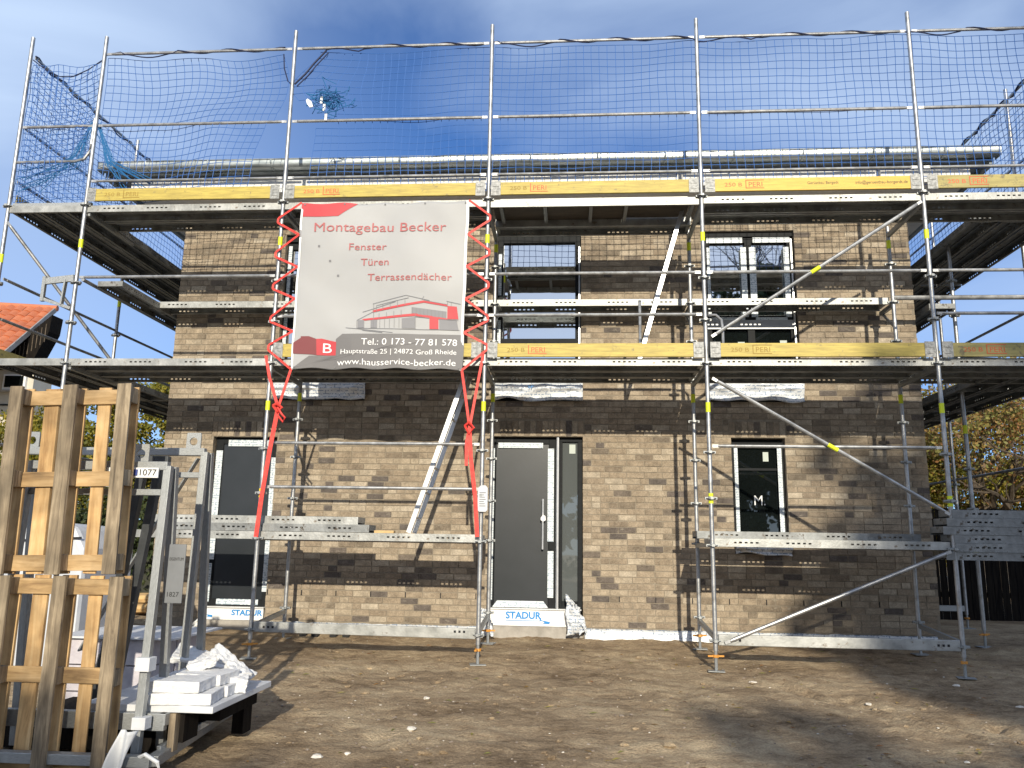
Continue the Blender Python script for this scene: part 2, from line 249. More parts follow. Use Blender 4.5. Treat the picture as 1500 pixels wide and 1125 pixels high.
# ------------------------------------------------------------------ mesh helpers
class MB:
    def __init__(s): s.v = []; s.f = []
    def box(s, x0, x1, y0, y1, z0, z1):
        n = len(s.v); s.v += [(x0, y0, z0), (x1, y0, z0), (x1, y1, z0), (x0, y1, z0), (x0, y0, z1), (x1, y0, z1), (x1, y1, z1), (x0, y1, z1)]
        s.f += [(n, n+3, n+2, n+1), (n+4, n+5, n+6, n+7), (n, n+1, n+5, n+4), (n+1, n+2, n+6, n+5), (n+2, n+3, n+7, n+6), (n+3, n, n+4, n+7)]; return s
    def bar(s, a, b, w, h, up=(0, 0, 1)):
        a = Vector(a); b = Vector(b); d = (b-a).normalized(); u = Vector(up)
        if abs(d.dot(u)) > .98: u = Vector((0, 1, 0))
        r = d.cross(u).normalized(); u = r.cross(d).normalized(); n = len(s.v)
        for p in (a, b):
            for i, j in ((-1, -1), (1, -1), (1, 1), (-1, 1)): s.v.append(tuple(p+r*i*w/2+u*j*h/2))
        s.f += [(n, n+1, n+2, n+3), (n+4, n+7, n+6, n+5), (n, n+4, n+5, n+1), (n+1, n+5, n+6, n+2), (n+2, n+6, n+7, n+3), (n+3, n+7, n+4, n)]; return s
    def tube(s, pts, r, k=10, cap=True):
        pts = [Vector(p) for p in pts]; rs = r if isinstance(r, (list, tuple)) else [r]*len(pts); n0 = len(s.v); ref = None
        for i, p in enumerate(pts):
            d = (pts[min(i+1, len(pts)-1)]-pts[max(i-1, 0)])
            d = d.normalized() if d.length > 1e-9 else Vector((0, 0, 1))
            if ref is None or abs(ref.dot(d)) > .95: ref = Vector((0, 0, 1)) if abs(d.z) < .9 else Vector((1, 0, 0))
            a = d.cross(ref).normalized(); c = d.cross(a).normalized()
            for j in range(k):
                t = 2*math.pi*j/k; s.v.append(tuple(p+(a*math.cos(t)+c*math.sin(t))*rs[i]))
        for i in range(len(pts)-1):
            for j in range(k):
                a = n0+i*k+j; c = n0+i*k+(j+1) % k; s.f.append((a, c, c+k, a+k))
        if cap:
            s.f.append(tuple(n0+j for j in range(k))[::-1]); e = n0+(len(pts)-1)*k; s.f.append(tuple(e+j for j in range(k)))
        return s
    def prism(s, poly, y0, y1):
        """polygon in x-z, extruded along y"""
        n = len(s.v); k = len(poly); s.v += [(p[0], y0, p[1]) for p in poly]+[(p[0], y1, p[1]) for p in poly]
        s.f += [tuple(range(n, n+k)), tuple(range(n+2*k-1, n+k-1, -1))]+[(n+i, n+k+i, n+k+(i+1) % k, n+(i+1) % k) for i in range(k)]; return s
    def mesh(s, name, mat, smooth=False):
        me = bpy.data.meshes.new(name); me.from_pydata(s.v, [], s.f); me.materials.append(mat)
        if smooth:
            me.polygons.foreach_set('use_smooth', [True]*len(me.polygons)); me.set_sharp_from_angle(angle=math.radians(35))
        me.update(); return me
    def obj(s, name, mat, parent=None, smooth=False, bevel=0, **k):
        return link(name, s.mesh(name, mat, smooth), parent, bevel=bevel, **k)
def link(name, me, parent=None, loc=None, rot=None, bevel=0, label=None, cat=None, group=None, kind=None):
    o = bpy.data.objects.new(name, me); COL.objects.link(o)
    if parent is not None:
        o.parent = parent
        if loc is None:                      # mesh given in world coordinates
            c = parent
            off = Vector((0, 0, 0))
            while c is not None: off += Vector(c.location); c = c.parent
            o.location = -off
    if loc is not None: o.location = loc
    if rot is not None: o.rotation_euler = rot
    if bevel:
        m = o.modifiers.new('bevel', 'BEVEL'); m.width = bevel; m.segments = 2; m.limit_method = 'ANGLE'
    if label: o['label'] = label
    if cat: o['category'] = cat
    if group: o['group'] = group
    if kind: o['kind'] = kind
    return o
def thing(name, label, cat, loc=(0, 0, 0), group=None):
    return link(name, None, None, loc=loc, label=label, cat=cat, group=group)
def fresh(x): return x
def text(s, x0, x1, zb, y, mat, parent, cap=None, tilt=0.0, label=None, bold=0):
    cu = bpy.data.curves.new('lettering', 'FONT'); cu.body = s; cu.size = 1; cu.resolution_u = 3; cu.offset = bold
    o = bpy.data.objects.new('lettering', cu); COL.objects.link(o)
    dg = bpy.context.evaluated_depsgraph_get(); me = bpy.data.meshes.new_from_object(o.evaluated_get(dg)); COL.objects.unlink(o); bpy.data.objects.remove(o)
    co = np.zeros(len(me.vertices)*3); me.vertices.foreach_get('co', co); co = co.reshape(-1, 3)
    mn, mxx = co[:, 0].min(), co[:, 0].max(); sx = (x1-x0)/(mxx-mn); capu = .729; sz = (cap/capu) if cap else sx
    n = np.zeros_like(co); n[:, 0] = x0+(co[:, 0]-mn)*sx; n[:, 1] = y; n[:, 2] = zb+co[:, 1]*sz+(n[:, 0]-x0)*tilt
    me.vertices.foreach_set('co', n.ravel()); me.materials.clear(); me.materials.append(mat); me.update()
    return link('lettering', me, parent, label=label)

# ================================================================== GROUND
def gz(x, y):
    if y > 1.5: b = .13
    elif y > -.3: b = -.03+(y+.3)*.089
    else: b = -.03+(y+.3)*.030
    b = max(b, -.32)
    return b
def gfine(x, y):
    v = Vector((x, y, 0))
    near = 1.0
    h = gz(x, y)+.022*noise.fractal(v*1.1, 1, 2, 3)+.020*noise.fractal(Vector((x*4.2+5, y*5+3, 1)), .7, 2.1, 5)
    if -.35 < y < 1.5: pass
    # wheel rut curving in from the right
    d = (x-8.2)-(-(y+1.0))*.9
    h -= .02*math.exp(-(d/.18)**2)*(1 if -4 < y < 0 else 0)
    for off in (0, .24):
        d = (x-(7.9+off))-(.55*(-y-.6)+.12*(y+2)**2*.5)
        if abs(d) < .25 and -3.4 < y < -.35: h -= .022*math.exp(-(d/.06)**2)*(.7+.5*math.sin(y*38+x*9)); h += .010*math.exp(-((abs(d)-.11)/.04)**2)
    return h
random.seed(77); PR = [(random.uniform(3.2, 11), random.uniform(-4.2, -.2), random.uniform(0, 3.14)) for _ in range(70)]
xs = np.concatenate([np.linspace(-150, -3, 24), np.arange(-2.8, 14.5, .055), np.linspace(15, 160, 24)])
ys = np.concatenate([np.linspace(-140, -7, 18), np.arange(-6.6, 3.4, .055), np.linspace(3.8, 400, 30)])
vv = []; nx = len(xs)
for y in ys:
    for x in xs: vv.append((x, y, gfine(x, y) if (-3 < x < 14.6 and -6.7 < y < 3.5) else gz(x, y)))
ff = [(j*nx+i, j*nx+i+1, (j+1)*nx+i+1, (j+1)*nx+i) for j in range(len(ys)-1) for i in range(nx-1)]
g = MB(); g.v = vv; g.f = ff
ground = g.obj('ground', soil, None, True, kind='structure'); ground['label'] = 'bare brown sandy soil in front of the house'
me = ground.data; co = np.zeros(len(me.vertices)*3); me.vertices.foreach_get('co', co); co = co.reshape(-1, 3)
for px_, py_, pa in PR:
    dx = (co[:, 0]-px_)*math.cos(pa)+(co[:, 1]-py_)*math.sin(pa); dy = -(co[:, 0]-px_)*math.sin(pa)+(co[:, 1]-py_)*math.cos(pa)
    q = (dx/.15)**2+(dy/.06)**2; co[:, 2] += np.where(q < 6, -.016*np.exp(-q*q)+.009*np.exp(-((q-1.9)/.7)**2), 0)
me.vertices.foreach_set('co', co.ravel()); me.update()
del vv, ff

# ================================================================== HOUSE
WY = 1.55
house = thing('brick_house', 'new two storey house of mottled tan and dark bricks behind the scaffold', 'house', (5.5, 1.55, 0))
OPEN = [(1.18, 2.06, .12, 2.62), (4.93, 6.14, .12, 2.65), (8.04, 8.72, 1.19, 2.65), (1.98, 3.22, 3.12, 5.49), (4.97, 6.12, 3.12, 5.49), (7.78, 8.97, 3.12, 5.47)]
XL, XR, ZB, ZT = .50, 10.46, .05, 5.86
def cover(mb, y0, y1):
    xc = sorted(set([XL, XR]+[a for o in OPEN for a in o[:2]])); zc = sorted(set([ZB, ZT]+[a for o in OPEN for a in o[2:]]))
    for i in range(len(xc)-1):
        run = None
        for j in range(len(zc)-1):
            cx, cz = (xc[i]+xc[i+1])/2, (zc[j]+zc[j+1])/2
            solid = not any(o[0] < cx < o[1] and o[2] < cz < o[3] for o in OPEN)
            if solid: run = run or zc[j]
            if run is not None and (not solid or j == len(zc)-2):
                top = zc[j+1] if solid else zc[j]
                if top > run: mb.box(xc[i], xc[i+1], y0, y1, run, top)
                run = None
wall = MB(); cover(wall, WY+.007, WY+.30)
wall.obj('wall', mortar, house)
core = MB(); core.box(XL+.01, XR-.01, WY+.302, WY+9.2, .05, ZT); core.obj('rear_wall', mortar, house, label='pale rear and side walls of the house')
PX, PZ = .2257, .0774
BW, BH = PX-.011, PZ-.012
bricks = []
def clip(x0, x1, z0, z1):
    segs = [(x0, x1)]
    for o in OPEN:
        if z0 < o[3]-.01 and z1 > o[2]+.01:
            ns = []
            for a, b_ in segs:
                if b_ <= o[0] or a >= o[1]: ns.append((a, b_)); continue
                if a < o[0]-.02: ns.append((a, o[0]))
                if b_ > o[1]+.02: ns.append((o[1], b_))
            segs = ns
    return segs
LINT = [(o[0]-.02, o[1]+.02, o[3], o[3]+.21) for o in OPEN]
row = 0; z = .262
while z < ZT-.02:
    x = XL-(random.choice([0, .5, .25, .75]) if row % 2 else random.choice([0, .5]))*PX*(1 if row else 1)
    while x < XR-.01:
        w = PX if random.random() > .16 else PX/2
        x0, x1 = max(x, XL), min(x+w-.011, XR)
        if x1-x0 > .03:
            segs = clip(x0, x1, z, z+BH)
            for l in LINT:
                if z+BH > l[2]+.005 and z < l[3]-.005:
                    ns = []
                    for a, b_ in segs:
                        if b_ <= l[0] or a >= l[1]: ns.append((a, b_)); continue
                        if a < l[0]-.02: ns.append((a, l[0]-.008))
                        if b_ > l[1]+.02: ns.append((l[1]+.008, b_))
                    segs = ns
            for a, b_ in segs:
                if b_-a > .02: bricks.append((a, b_, z, z+BH))
        x += w
    row += 1; z += PZ
for l in LINT:                                     # soldier courses
    n = round((l[1]-l[0])/PZ); p = (l[1]-l[0])/n
    for i in range(n): bricks.append((l[0]+i*p, l[0]+i*p+p-.011, l[2]+.006, l[3]-.004))
def isfull(b_): return abs((b_[1]-b_[0])-BW) < .002 and abs(b_[3]-b_[2]-BH) < .002
full = [b_ for b_ in bricks if isfull(b_) and 2.06 < (b_[0]+b_[1])/2 < 10.0]
def vis(b_):
    cx, cz = (b_[0]+b_[1])/2, (b_[2]+b_[3])/2
    d = math.hypot(cx-6.3, (cz-1.25)*1.1); return d
full.sort(key=vis); single = full[:300]; ss = set(single)
bvar = []
for k in range(6):
    mb = MB(); j = lambda a: random.uniform(-a, a)
    mb.box(-BW/2, BW/2, 0, .09, -BH/2, BH/2)
    mb.v = [(a+j(.0025), b_+j(.002), c+j(.0018)) for a, b_, c in mb.v]; bvar.append(mb.mesh('brick', brick_o))
for b_ in single:
    link('brick', random.choice(bvar), house, loc=((b_[0]+b_[1])/2-5.5, random.uniform(-.004, .003), (b_[2]+b_[3])/2))
mb = MB(); rr = []
for b_ in bricks:
    if b_ in ss: continue
    yo = random.uniform(-.004, .003); n = len(mb.v); j = lambda: random.uniform(-.002, .002)
    mb.box(b_[0], b_[1], WY+yo, WY+.09, b_[2], b_[3]); mb.v[n:] = [(a+j(), q+j(), c+j()) for a, q, c in mb.v[n:]]; rr += [random.random()]*8
me = mb.mesh('brickwork', brick_j); at = me.attributes.new('rnd', 'FLOAT', 'POINT'); at.data.foreach_set('value', rr)
link('brickwork', me, house, kind='stuff')
mb = MB()
for i in range(22):
    x = .72+i*.4514
    if clip(x, x+.012, .57, .63): mb.box(x, x+.011, WY-.006, WY+.02, .572, .572+BH)
mb.obj('weep_joint', slot, house, kind='stuff')
mb = MB(); mb.box(XL+.03, XR-.03, WY+.02, WY+.2, -.1, .262); mb.obj('foundation', concrete, house)
# membrane strip along the foot of the wall
def sheet(nx_, nz_, fn, name, mat, parent=None, th=.004, **k):
    m = MB()
    for j_ in range(nz_+1):
        for i_ in range(nx_+1): m.v.append(tuple(fn(i_/nx_, j_/nz_)))
    w_ = nx_+1
    m.f = [(j_*w_+i_, j_*w_+i_+1, (j_+1)*w_+i_+1, (j_+1)*w_+i_) for j_ in range(nz_) for i_ in range(nx_)]
    o = m.obj(name, mat, parent, True, **k); q = o.modifiers.new('solid', 'SOLIDIFY'); q.thickness = th; return o
def memb(x0, x1, lo, hi, rgh):
    def fn(u, v):
        x = x0+(x1-x0)*u; q = noise.noise(Vector((x*5, v*2, 3)))
        return (x, WY-.012-.05*(1-v)-rgh*abs(q), (lo+(hi-lo)*v)+.012*noise.noise(Vector((x*7, v, 9)))*(1 if v > .9 or v < .1 else 0))
    return fn
sheet(120, 4, memb(6.16, 10.4, .08, .245, .03), 'waterproof_membrane', foil, house)
sheet(70, 3, memb(2.1, 4.9, .11, .24, .015), 'waterproof_membrane', foil, house)

# ---- doors and windows
def P(name, mb, mat, par, bevel=0, **k): return mb.obj(name, mat, par, bevel=bevel, **k)
def bx(*a): return MB().box(*a)
# front door
fd = link('front_door', None, house, loc=(-.0, 0, 0), label='dark grey front door with long bar handle and sidelight')
P('frame', bx(4.935, 5.0, 1.64, 1.72, .47, 2.64).box(5.70, 5.79, 1.64, 1.72, .47, 2.64).box(5.0, 5.70, 1.64, 1.72, 2.56, 2.64).box(5.84, 6.135, 1.64, 1.72, 2.59, 2.64).box(6.075, 6.135, 1.64, 1.72, .47, 2.59).box(5.84, 5.875, 1.64, 1.72, .47, 2.59).box(5.875, 6.075, 1.64, 1.72, .47, .56), anth, fd, .004)
P('door_leaf', bx(5.002, 5.698, 1.66, 1.73, .475, 2.557), doorm, fd, .003)
P('sidelight_pane', bx(5.876, 6.074, 1.675, 1.70, .561, 2.589), glass_s, fd)
P('corner_post', MB().tube([(5.815, 1.60, .38), (5.815, 1.60, 2.66)], .021, 12), alu, fd, smooth=False)
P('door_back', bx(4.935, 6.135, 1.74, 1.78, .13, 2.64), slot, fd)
hn = MB().tube([(5.625, 1.60, 1.20), (5.625, 1.60, 1.84)], .014, 10)
for zz in (1.32, 1.72): hn.tube([(5.625, 1.60, zz), (5.625, 1.662, zz)], .009, 8)
P('handle', hn, alu, fd)
P('handle_wrap', MB().prism([(5.60, 1.60), (5.63, 1.64), (5.66, 1.62), (5.665, 1.57), (5.63, 1.55), (5.60, 1.57)], 1.575, 1.59), white, fd)
for a in ((5.03, 5.62, 2.505, 2.575), (5.685, 5.765, 1.30, 2.50), (5.69, 5.765, .60, 1.18), (4.937, 4.985, .56, 2.50)):
    P('protective_tape', bx(a[0], a[1], 1.634, 1.639, a[2], a[3]), tape, fd)
P('protective_tape', MB().prism([(4.99, .475), (5.70, .475), (5.64, .555), (5.05, .555)], 1.634, 1.639), tape, fd)
P('sticker', bx(5.965, 6.045, 1.668, 1.672, 2.44, 2.56), paper, fd)
P('lock_plate', bx(5.71, 5.745, 1.63, 1.638, 1.20, 1.28), anth, fd)
ts = P('threshold', bx(4.95, 6.10, 1.56, 1.72, .255, .455).box(4.94, 6.12, 1.53, 1.72, .456, .468), white, fd, .003)
text('Stadur'.upper(), 5.17, 5.62, .345, 1.556, blue_ink, ts, .085, bold=.035); text('S', 5.96, 6.03, .345, 1.556, blue_ink, ts, .085, bold=.035)
P('logo_mark', MB().prism([(5.60, .36), (5.615, .36), (5.62, .33), (5.73, .31), (5.72, .285), (5.64, .29), (5.66, .31), (5.60, .33)], 1.553, 1.557), blue_ink, ts)
P('logo_underline', bx(5.17, 5.62, 1.553, 1.557, .318, .324), blue_ink, ts)
P('door_sill', bx(5.03, 5.93, 1.50, 1.74, .10, .253), concrete, fd)
# left door
ld = link('terrace_door', None, house, loc=(0, 0, 0), label='grey door panel left of the banner foot with taped frame')
P('frame', bx(1.19, 1.29, 1.64, 1.72, .41, 2.61).box(1.97, 2.05, 1.64, 1.72, .41, 2.61).box(1.29, 1.97, 1.64, 1.72, 2.53, 2.61).box(1.29, 1.97, 1.64, 1.72, .41, .50), anth, ld, .004)
P('door_leaf', bx(1.291, 1.969, 1.66, 1.73, .501, 2.529), doorm, ld)
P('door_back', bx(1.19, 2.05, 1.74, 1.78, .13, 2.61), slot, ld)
for a in ((1.20, 1.29, 1.00, 2.44), (1.20, 1.27, .46, .95), (1.36, 1.93, 2.50, 2.585), (1.37, 1.93, .43, .50)): P('protective_tape', bx(a[0], a[1], 1.634, 1.639, a[2], a[3]), tape, ld)
P('protective_tape', bx(1.97, 2.04, 1.634, 1.639, .6, 2.35), tape, ld)
ts = P('threshold', bx(1.19, 2.04, 1.56, 1.72, .245, .395).box(1.19, 2.05, 1.53, 1.72, .396, .408), white, ld, .003)
text('Stadur'.upper(), 1.62, 2.03, .305, 1.556, blue_ink, ts, .07, bold=.035)
P('logo_mark', MB().prism([(1.26, .37), (1.28, .37), (1.28, .31), (1.37, .30), (1.37, .275), (1.30, .28), (1.31, .30), (1.26, .31)], 1.553, 1.557), blue_ink, ts)
P('door_sill', bx(1.32, 2.03, 1.50, 1.74, .10, .243), concrete, ld)

def sill_foil(par, x0, x1, z0, z1, seed, mat=foil, drop=.0):
    def fn(u, v):
        x = x0+(x1-x0)*u; q = noise.fractal(Vector((x*4, v*2.5, seed)), 1, 2, 3)
        z = z0+(z1-z0)*v
        if v < .3: z += .05*noise.noise(Vector((x*3, seed, 1)))
        y = WY-.06-.05*q-(.03 if v > .5 else 0)+(.07*max(0, v-.85)/.15)
        return (x, y, z)
    sheet(36, 10, fn, 'sill_wrap', mat, par)
# upper left window (behind the banner)
def window(name, x0, x1, z0, z1, label): return link(name, None, house, loc=(0, 0, 0), label=label)
w1 = window('window', 1.98, 3.22, 3.12, 5.49, 'upper floor window mostly hidden behind the banner')
P('frame', bx(1.99, 2.06, 1.64, 1.71, 3.36, 5.4).box(3.14, 3.21, 1.64, 1.71, 3.36, 5.4).box(2.06, 3.14, 1.64, 1.71, 5.3, 5.4).box(2.06, 3.14, 1.64, 1.71, 3.36, 3.44).box(2.06, 3.14, 1.64, 1.71, 4.16, 4.30), anth, w1)
P('pane', bx(2.06, 3.14, 1.68, 1.70, 3.44, 4.16), glass, w1); P('pane', bx(2.06, 3.14, 1.68, 1.70, 4.30, 5.30), glass, w1)
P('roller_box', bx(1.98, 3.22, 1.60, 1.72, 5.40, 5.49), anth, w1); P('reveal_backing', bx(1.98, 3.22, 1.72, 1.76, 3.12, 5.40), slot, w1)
P('protective_tape', bx(2.0, 2.05, 1.634, 1.639, 3.5, 5.35), tape, w1)
sill_foil(w1, 1.97, 3.24, 3.12, 3.37, 2.0)
# middle window
w2 = window('window', 0, 0, 0, 0, 'tall dark framed window between the banner and the leaning aluminium ladder')
P('frame', bx(4.98, 5.05, 1.63, 1.71, 3.36, 5.40).box(6.04, 6.11, 1.63, 1.71, 3.36, 5.40).box(5.05, 6.04, 1.63, 1.71, 5.36, 5.40).box(5.05, 6.04, 1.63, 1.71, 3.36, 3.44).box(5.05, 6.04, 1.63, 1.71, 3.92, 3.99), anth, w2)
P('pane', bx(5.05, 6.04, 1.68, 1.70, 3.44, 3.92), glass, w2); P('pane', bx(5.05, 6.04, 1.68, 1.70, 3.99, 5.36), glass, w2)
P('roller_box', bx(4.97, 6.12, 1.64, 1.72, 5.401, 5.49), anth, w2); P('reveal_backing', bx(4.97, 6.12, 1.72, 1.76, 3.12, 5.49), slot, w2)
P('guide_rail', bx(6.085, 6.105, 1.59, 1.625, 3.37, 5.28), alu, w2)
P('protective_tape', bx(4.985, 5.03, 1.622, 1.627, 4.6, 5.2), tape, w2); P('protective_tape', bx(4.985, 5.03, 1.622, 1.627, 3.6, 4.25), tape, w2)
sill_foil(w2, 4.95, 6.14, 3.12, 3.37, 5.0)
text('SP', 5.42, 5.50, 3.27, 1.43, blue_ink, w2, .05)
# right upper window
w3 = window('window', 0, 0, 0, 0, 'wide two sash window with taped white frame on the upper right')
fm = bx(7.79, 7.86, 1.63, 1.71, 3.36, 5.40).box(8.89, 8.96, 1.63, 1.71, 3.36, 5.40).box(7.86, 8.89, 1.63, 1.71, 5.33, 5.40).box(8.33, 8.42, 1.63, 1.71, 3.36, 5.33).box(7.86, 8.33, 1.63, 1.71, 4.16, 4.30).box(8.42, 8.89, 1.63, 1.71, 4.16, 4.30).box(7.86, 8.33, 1.63, 1.71, 3.36, 3.44).box(8.42, 8.89, 1.63, 1.71, 3.36, 3.44)
P('frame', fm, anth, w3)
for a in ((7.86, 8.33), (8.42, 8.89)):
    P('pane', bx(a[0], a[1], 1.68, 1.70, 4.30, 5.33), glass, w3); P('pane', bx(a[0], a[1], 1.68, 1.70, 3.44, 4.16), glass_d, w3)
for a in ((7.82, 8.30, 5.325, 5.405), (8.44, 8.93, 5.325, 5.405), (8.27, 8.345, 4.28, 5.26), (8.385, 8.47, 4.28, 5.26), (8.84, 8.91, 4.28, 5.26), (7.82, 7.86, 4.28, 5.26), (7.86, 8.30, 4.235, 4.275), (8.44, 8.85, 4.235, 4.275), (8.36, 8.44, 3.5, 3.70)):
    P('protective_tape', bx(a[0], a[1], 1.620, 1.628, a[2], a[3]), tape, w3)
P('transom_bar', bx(7.80, 8.95, 1.60, 1.619, 4.11, 4.232), noisemat('grey_profile', (.33, .34, .35), (.40, .41, .42), 6, 3, .4, .3), w3)
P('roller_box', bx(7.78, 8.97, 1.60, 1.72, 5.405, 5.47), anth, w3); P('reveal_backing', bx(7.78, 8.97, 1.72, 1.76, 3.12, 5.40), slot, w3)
P('guide_rail', bx(8.925, 8.945, 1.585, 1.615, 3.37, 5.36), alu, w3)
P('sticker', bx(8.20, 8.29, 1.672, 1.678, 3.78, 3.95), paper, w3); P('sticker', bx(8.75, 8.84, 1.672, 1.678, 3.80, 3.97), paper, w3)
sill_foil(w3, 7.74, 8.98, 3.12, 3.38, 8.0)
# small right window
w4 = window('window', 0, 0, 0, 0, 'narrow ground floor window with white taped sides right of the front door')
P('frame', bx(8.05, 8.12, 1.63, 1.71, 1.31, 2.60).box(8.64, 8.71, 1.63, 1.71, 1.31, 2.60).box(8.12, 8.64, 1.63, 1.71, 2.53, 2.60).box(8.12, 8.64, 1.63, 1.71, 1.31, 1.38), anth, w4)
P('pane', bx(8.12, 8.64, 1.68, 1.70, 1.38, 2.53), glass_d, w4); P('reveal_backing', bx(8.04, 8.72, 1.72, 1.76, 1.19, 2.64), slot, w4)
P('protective_tape', bx(8.085, 8.13, 1.622, 1.628, 1.40, 2.54), tape, w4); P('protective_tape', bx(8.63, 8.685, 1.622, 1.628, 1.36, 2.54), tape, w4)
P('sticker', bx(8.46, 8.53, 1.672, 1.678, 2.36, 2.48), paper, w4)
text('M.', 8.33, 8.47, 1.80, 1.674, white, w4, .13)
P('meeting_bar', bx(8.12, 8.64, 1.66, 1.675, 2.24, 2.27), anth, w4)
sill_foil(w4, 8.04, 8.73, 1.18, 1.30, 11.0)

# ---- roof
roof = link('roof', None, house, loc=(0, 0, 0), label='flat overhanging roof with zinc gutter and white eaves board')
P('roof_slab', MB().box(-.28, 11.22, .86, 11.6, 6.10, 6.20), zinc, roof)
P('fascia', MB().box(-.12, 11.10, .98, 1.02, 6.051, 6.11), noisemat('grey_fascia', (.20, .20, .21), (.27, .27, .28), 3, 3, .5), roof)
P('soffit', MB().box(-.02, 11.03, 1.03, 11.2, 5.885, 6.07), white, roof)
P('eaves_board', MB().box(-.02, 11.03, .955, .975, 5.86, 6.05), white, roof)
sq = lambda a: math.copysign(abs(a)**.6, a)
mb = MB(); seg = 14                                   # half-round gutter
for xx in (-.37, 11.30):
    for i in range(seg+1):
        t = math.pi+math.pi*i/seg; mb.v.append((xx, .775+.085*sq(math.cos(t)), 6.20+.095*sq(math.sin(t))))
    for i in range(seg+1):
        t = math.pi+math.pi*i/seg; mb.v.append((xx, .775+.080*sq(math.cos(t)), 6.20+.090*sq(math.sin(t))))
n = 2*(seg+1)
for i in range(seg): mb.f += [(i, i+1, n+i+1, n+i), (seg+1+i, n+seg+1+i, n+seg+2+i, seg+2+i)]
mb.f += [(0, n, n+seg+1, seg+1), (seg, 2*seg+1, n+2*seg+1, n+seg)]
gut = P('gutter', mb, zinc, roof)
mb.__init__()
P('gutter_bead', MB().tube([(-.37, .69, 6.205), (11.30, .69, 6.205)], .011, 8), zinc, gut)
for xx in (-.37, 11.29): P('gutter_end', MB().prism([(0, 0)]*0 or [(xx, 6.09), (xx+.01, 6.09), (xx+.01, 6.2), (xx, 6.2)], .70, .85), zinc, gut)
for i in range(13):
    x = .3+i*.86; m = MB(); m.tube([(x, .775+.092*math.cos(math.pi+math.pi*k/8), 6.20+.102*math.sin(math.pi+math.pi*k/8)) for k in range(9)], .012, 6); P('gutter_bracket', m, zinc, gut)
# side verge (tapered overhang seen from below)
P('verge', bx(-.34, -.285, .86, 11.5, 6.03, 6.21), zinc, roof); P('verge', bx(11.225, 11.28, .86, 11.5, 6.03, 6.21), zinc, roof)

# ================================================================== SCAFFOLD
sc = thing('scaffold', 'galvanised scaffold with yellow toe boards wrapped round the house', 'scaffold', (5, 0, 0))
ros = MB()
for k in range(1):
    ros.tube([(0, 0, -.004), (0, 0, .004)], .062, 12); ros.tube([(0, 0, -.02), (0, 0, .02)], .031, 10)
    for q in range(4): ros.box(*( (.03, .066, -.016, .016, -.013, .013) if q == 0 else (-.066, -.03, -.016, .016, -.013, .013) if q == 1 else (-.016, .016, .03, .066, -.013, .013) if q == 2 else (-.016, .016, -.066, -.03, -.013, .013)))
rosm = ros.mesh('rosette', galv)
bandm = MB().tube([(0, 0, -.055), (0, 0, .055)], .0262, 12).mesh('marker_band', neon, True)
bandm2 = MB().tube([(0, 0, -.05), (0, 0, .05)], .0262, 12).mesh('marker_band', neon_o, True)
platem = MB().box(-.085, .085, -.085, .085, 0, .008).mesh('base_plate', galv)
nutm = MB().tube([(0, 0, -.013), (0, 0, .013)], .034, 8).box(-.085, .085, -.012, .012, -.008, .008).mesh('jack_nut', orange)
def standard(x, y, ztop, bands=(), rosz=None, zbot=None, lean=0):
    g_ = gz(x, y); zb = g_+.20 if zbot is None else zbot
    o = link('standard', MB().tube([(0, 0, zb), (lean, 0, ztop)], .0242, 12).mesh('standard', galv_o, True), sc, loc=(x-5, y, 0))
    zz = rosz if rosz is not None else [.30, 1.28, 1.78, 2.28, 2.78+.5, 3.78, 4.28, 4.78+.5]
    for z_ in zz:
        if zb < z_ < ztop: link('rosette', rosm, o, loc=(lean*z_/ztop, 0, z_), rot=(0, 0, random.uniform(-.1, .1)))
    for i, z_ in enumerate(bands): link('marker_band', bandm2 if z_ == 1.78 and x < 3 else bandm, o, loc=(lean*z_/ztop, 0, z_))
    if zbot is None:
        link('base_jack', MB().tube([(0, 0, g_+.0), (0, 0, zb+.02)], .017, 8).mesh('base_jack', galv, True), o, loc=(0, 0, 0))
        link('base_plate', platem, o, loc=(0, 0, g_+.0), rot=(0, 0, random.uniform(-.3, .3))); link('jack_nut', nutm, o, loc=(0, 0, g_+.15), rot=(0, 0, random.uniform(0, 2)))
    return o
YI = 1.06
for i, x in enumerate((0, 2.5, 5, 7.5, 10.0)):
    standard(x, 0, 7.60, [4.78, 2.78, 1.78])
    if i: standard(x, YI, 5.30, [3.07, 5.06], [.45, 1.30, 1.78, 2.30, 2.78, 3.30, 3.80, 4.30, 4.80])
standard(11.95, 0, 7.6, [4.78])
standard(-1.0, 0, 7.62, [4.6, 2.78])
for y in (2.5, 5.0, 7.5): standard(-.93, y, 7.5, [4.78], [1.28, 2.28, 3.28, 3.80, 4.28, 5.28])
for y in (5.0, 7.5): standard(.08, y, 5.3, [3.07])
for y in (1.60, 4.1, 6.6): standard(10.98, y, 5.3, [2.78, 1.30], [1.28, 1.78, 2.28, 3.28, 4.28, 4.75])
for y in (1.60, 4.1, 6.6): standard(11.93, y, 7.5, [4.05], [1.28, 2.28, 3.28, 4.28, 5.28])

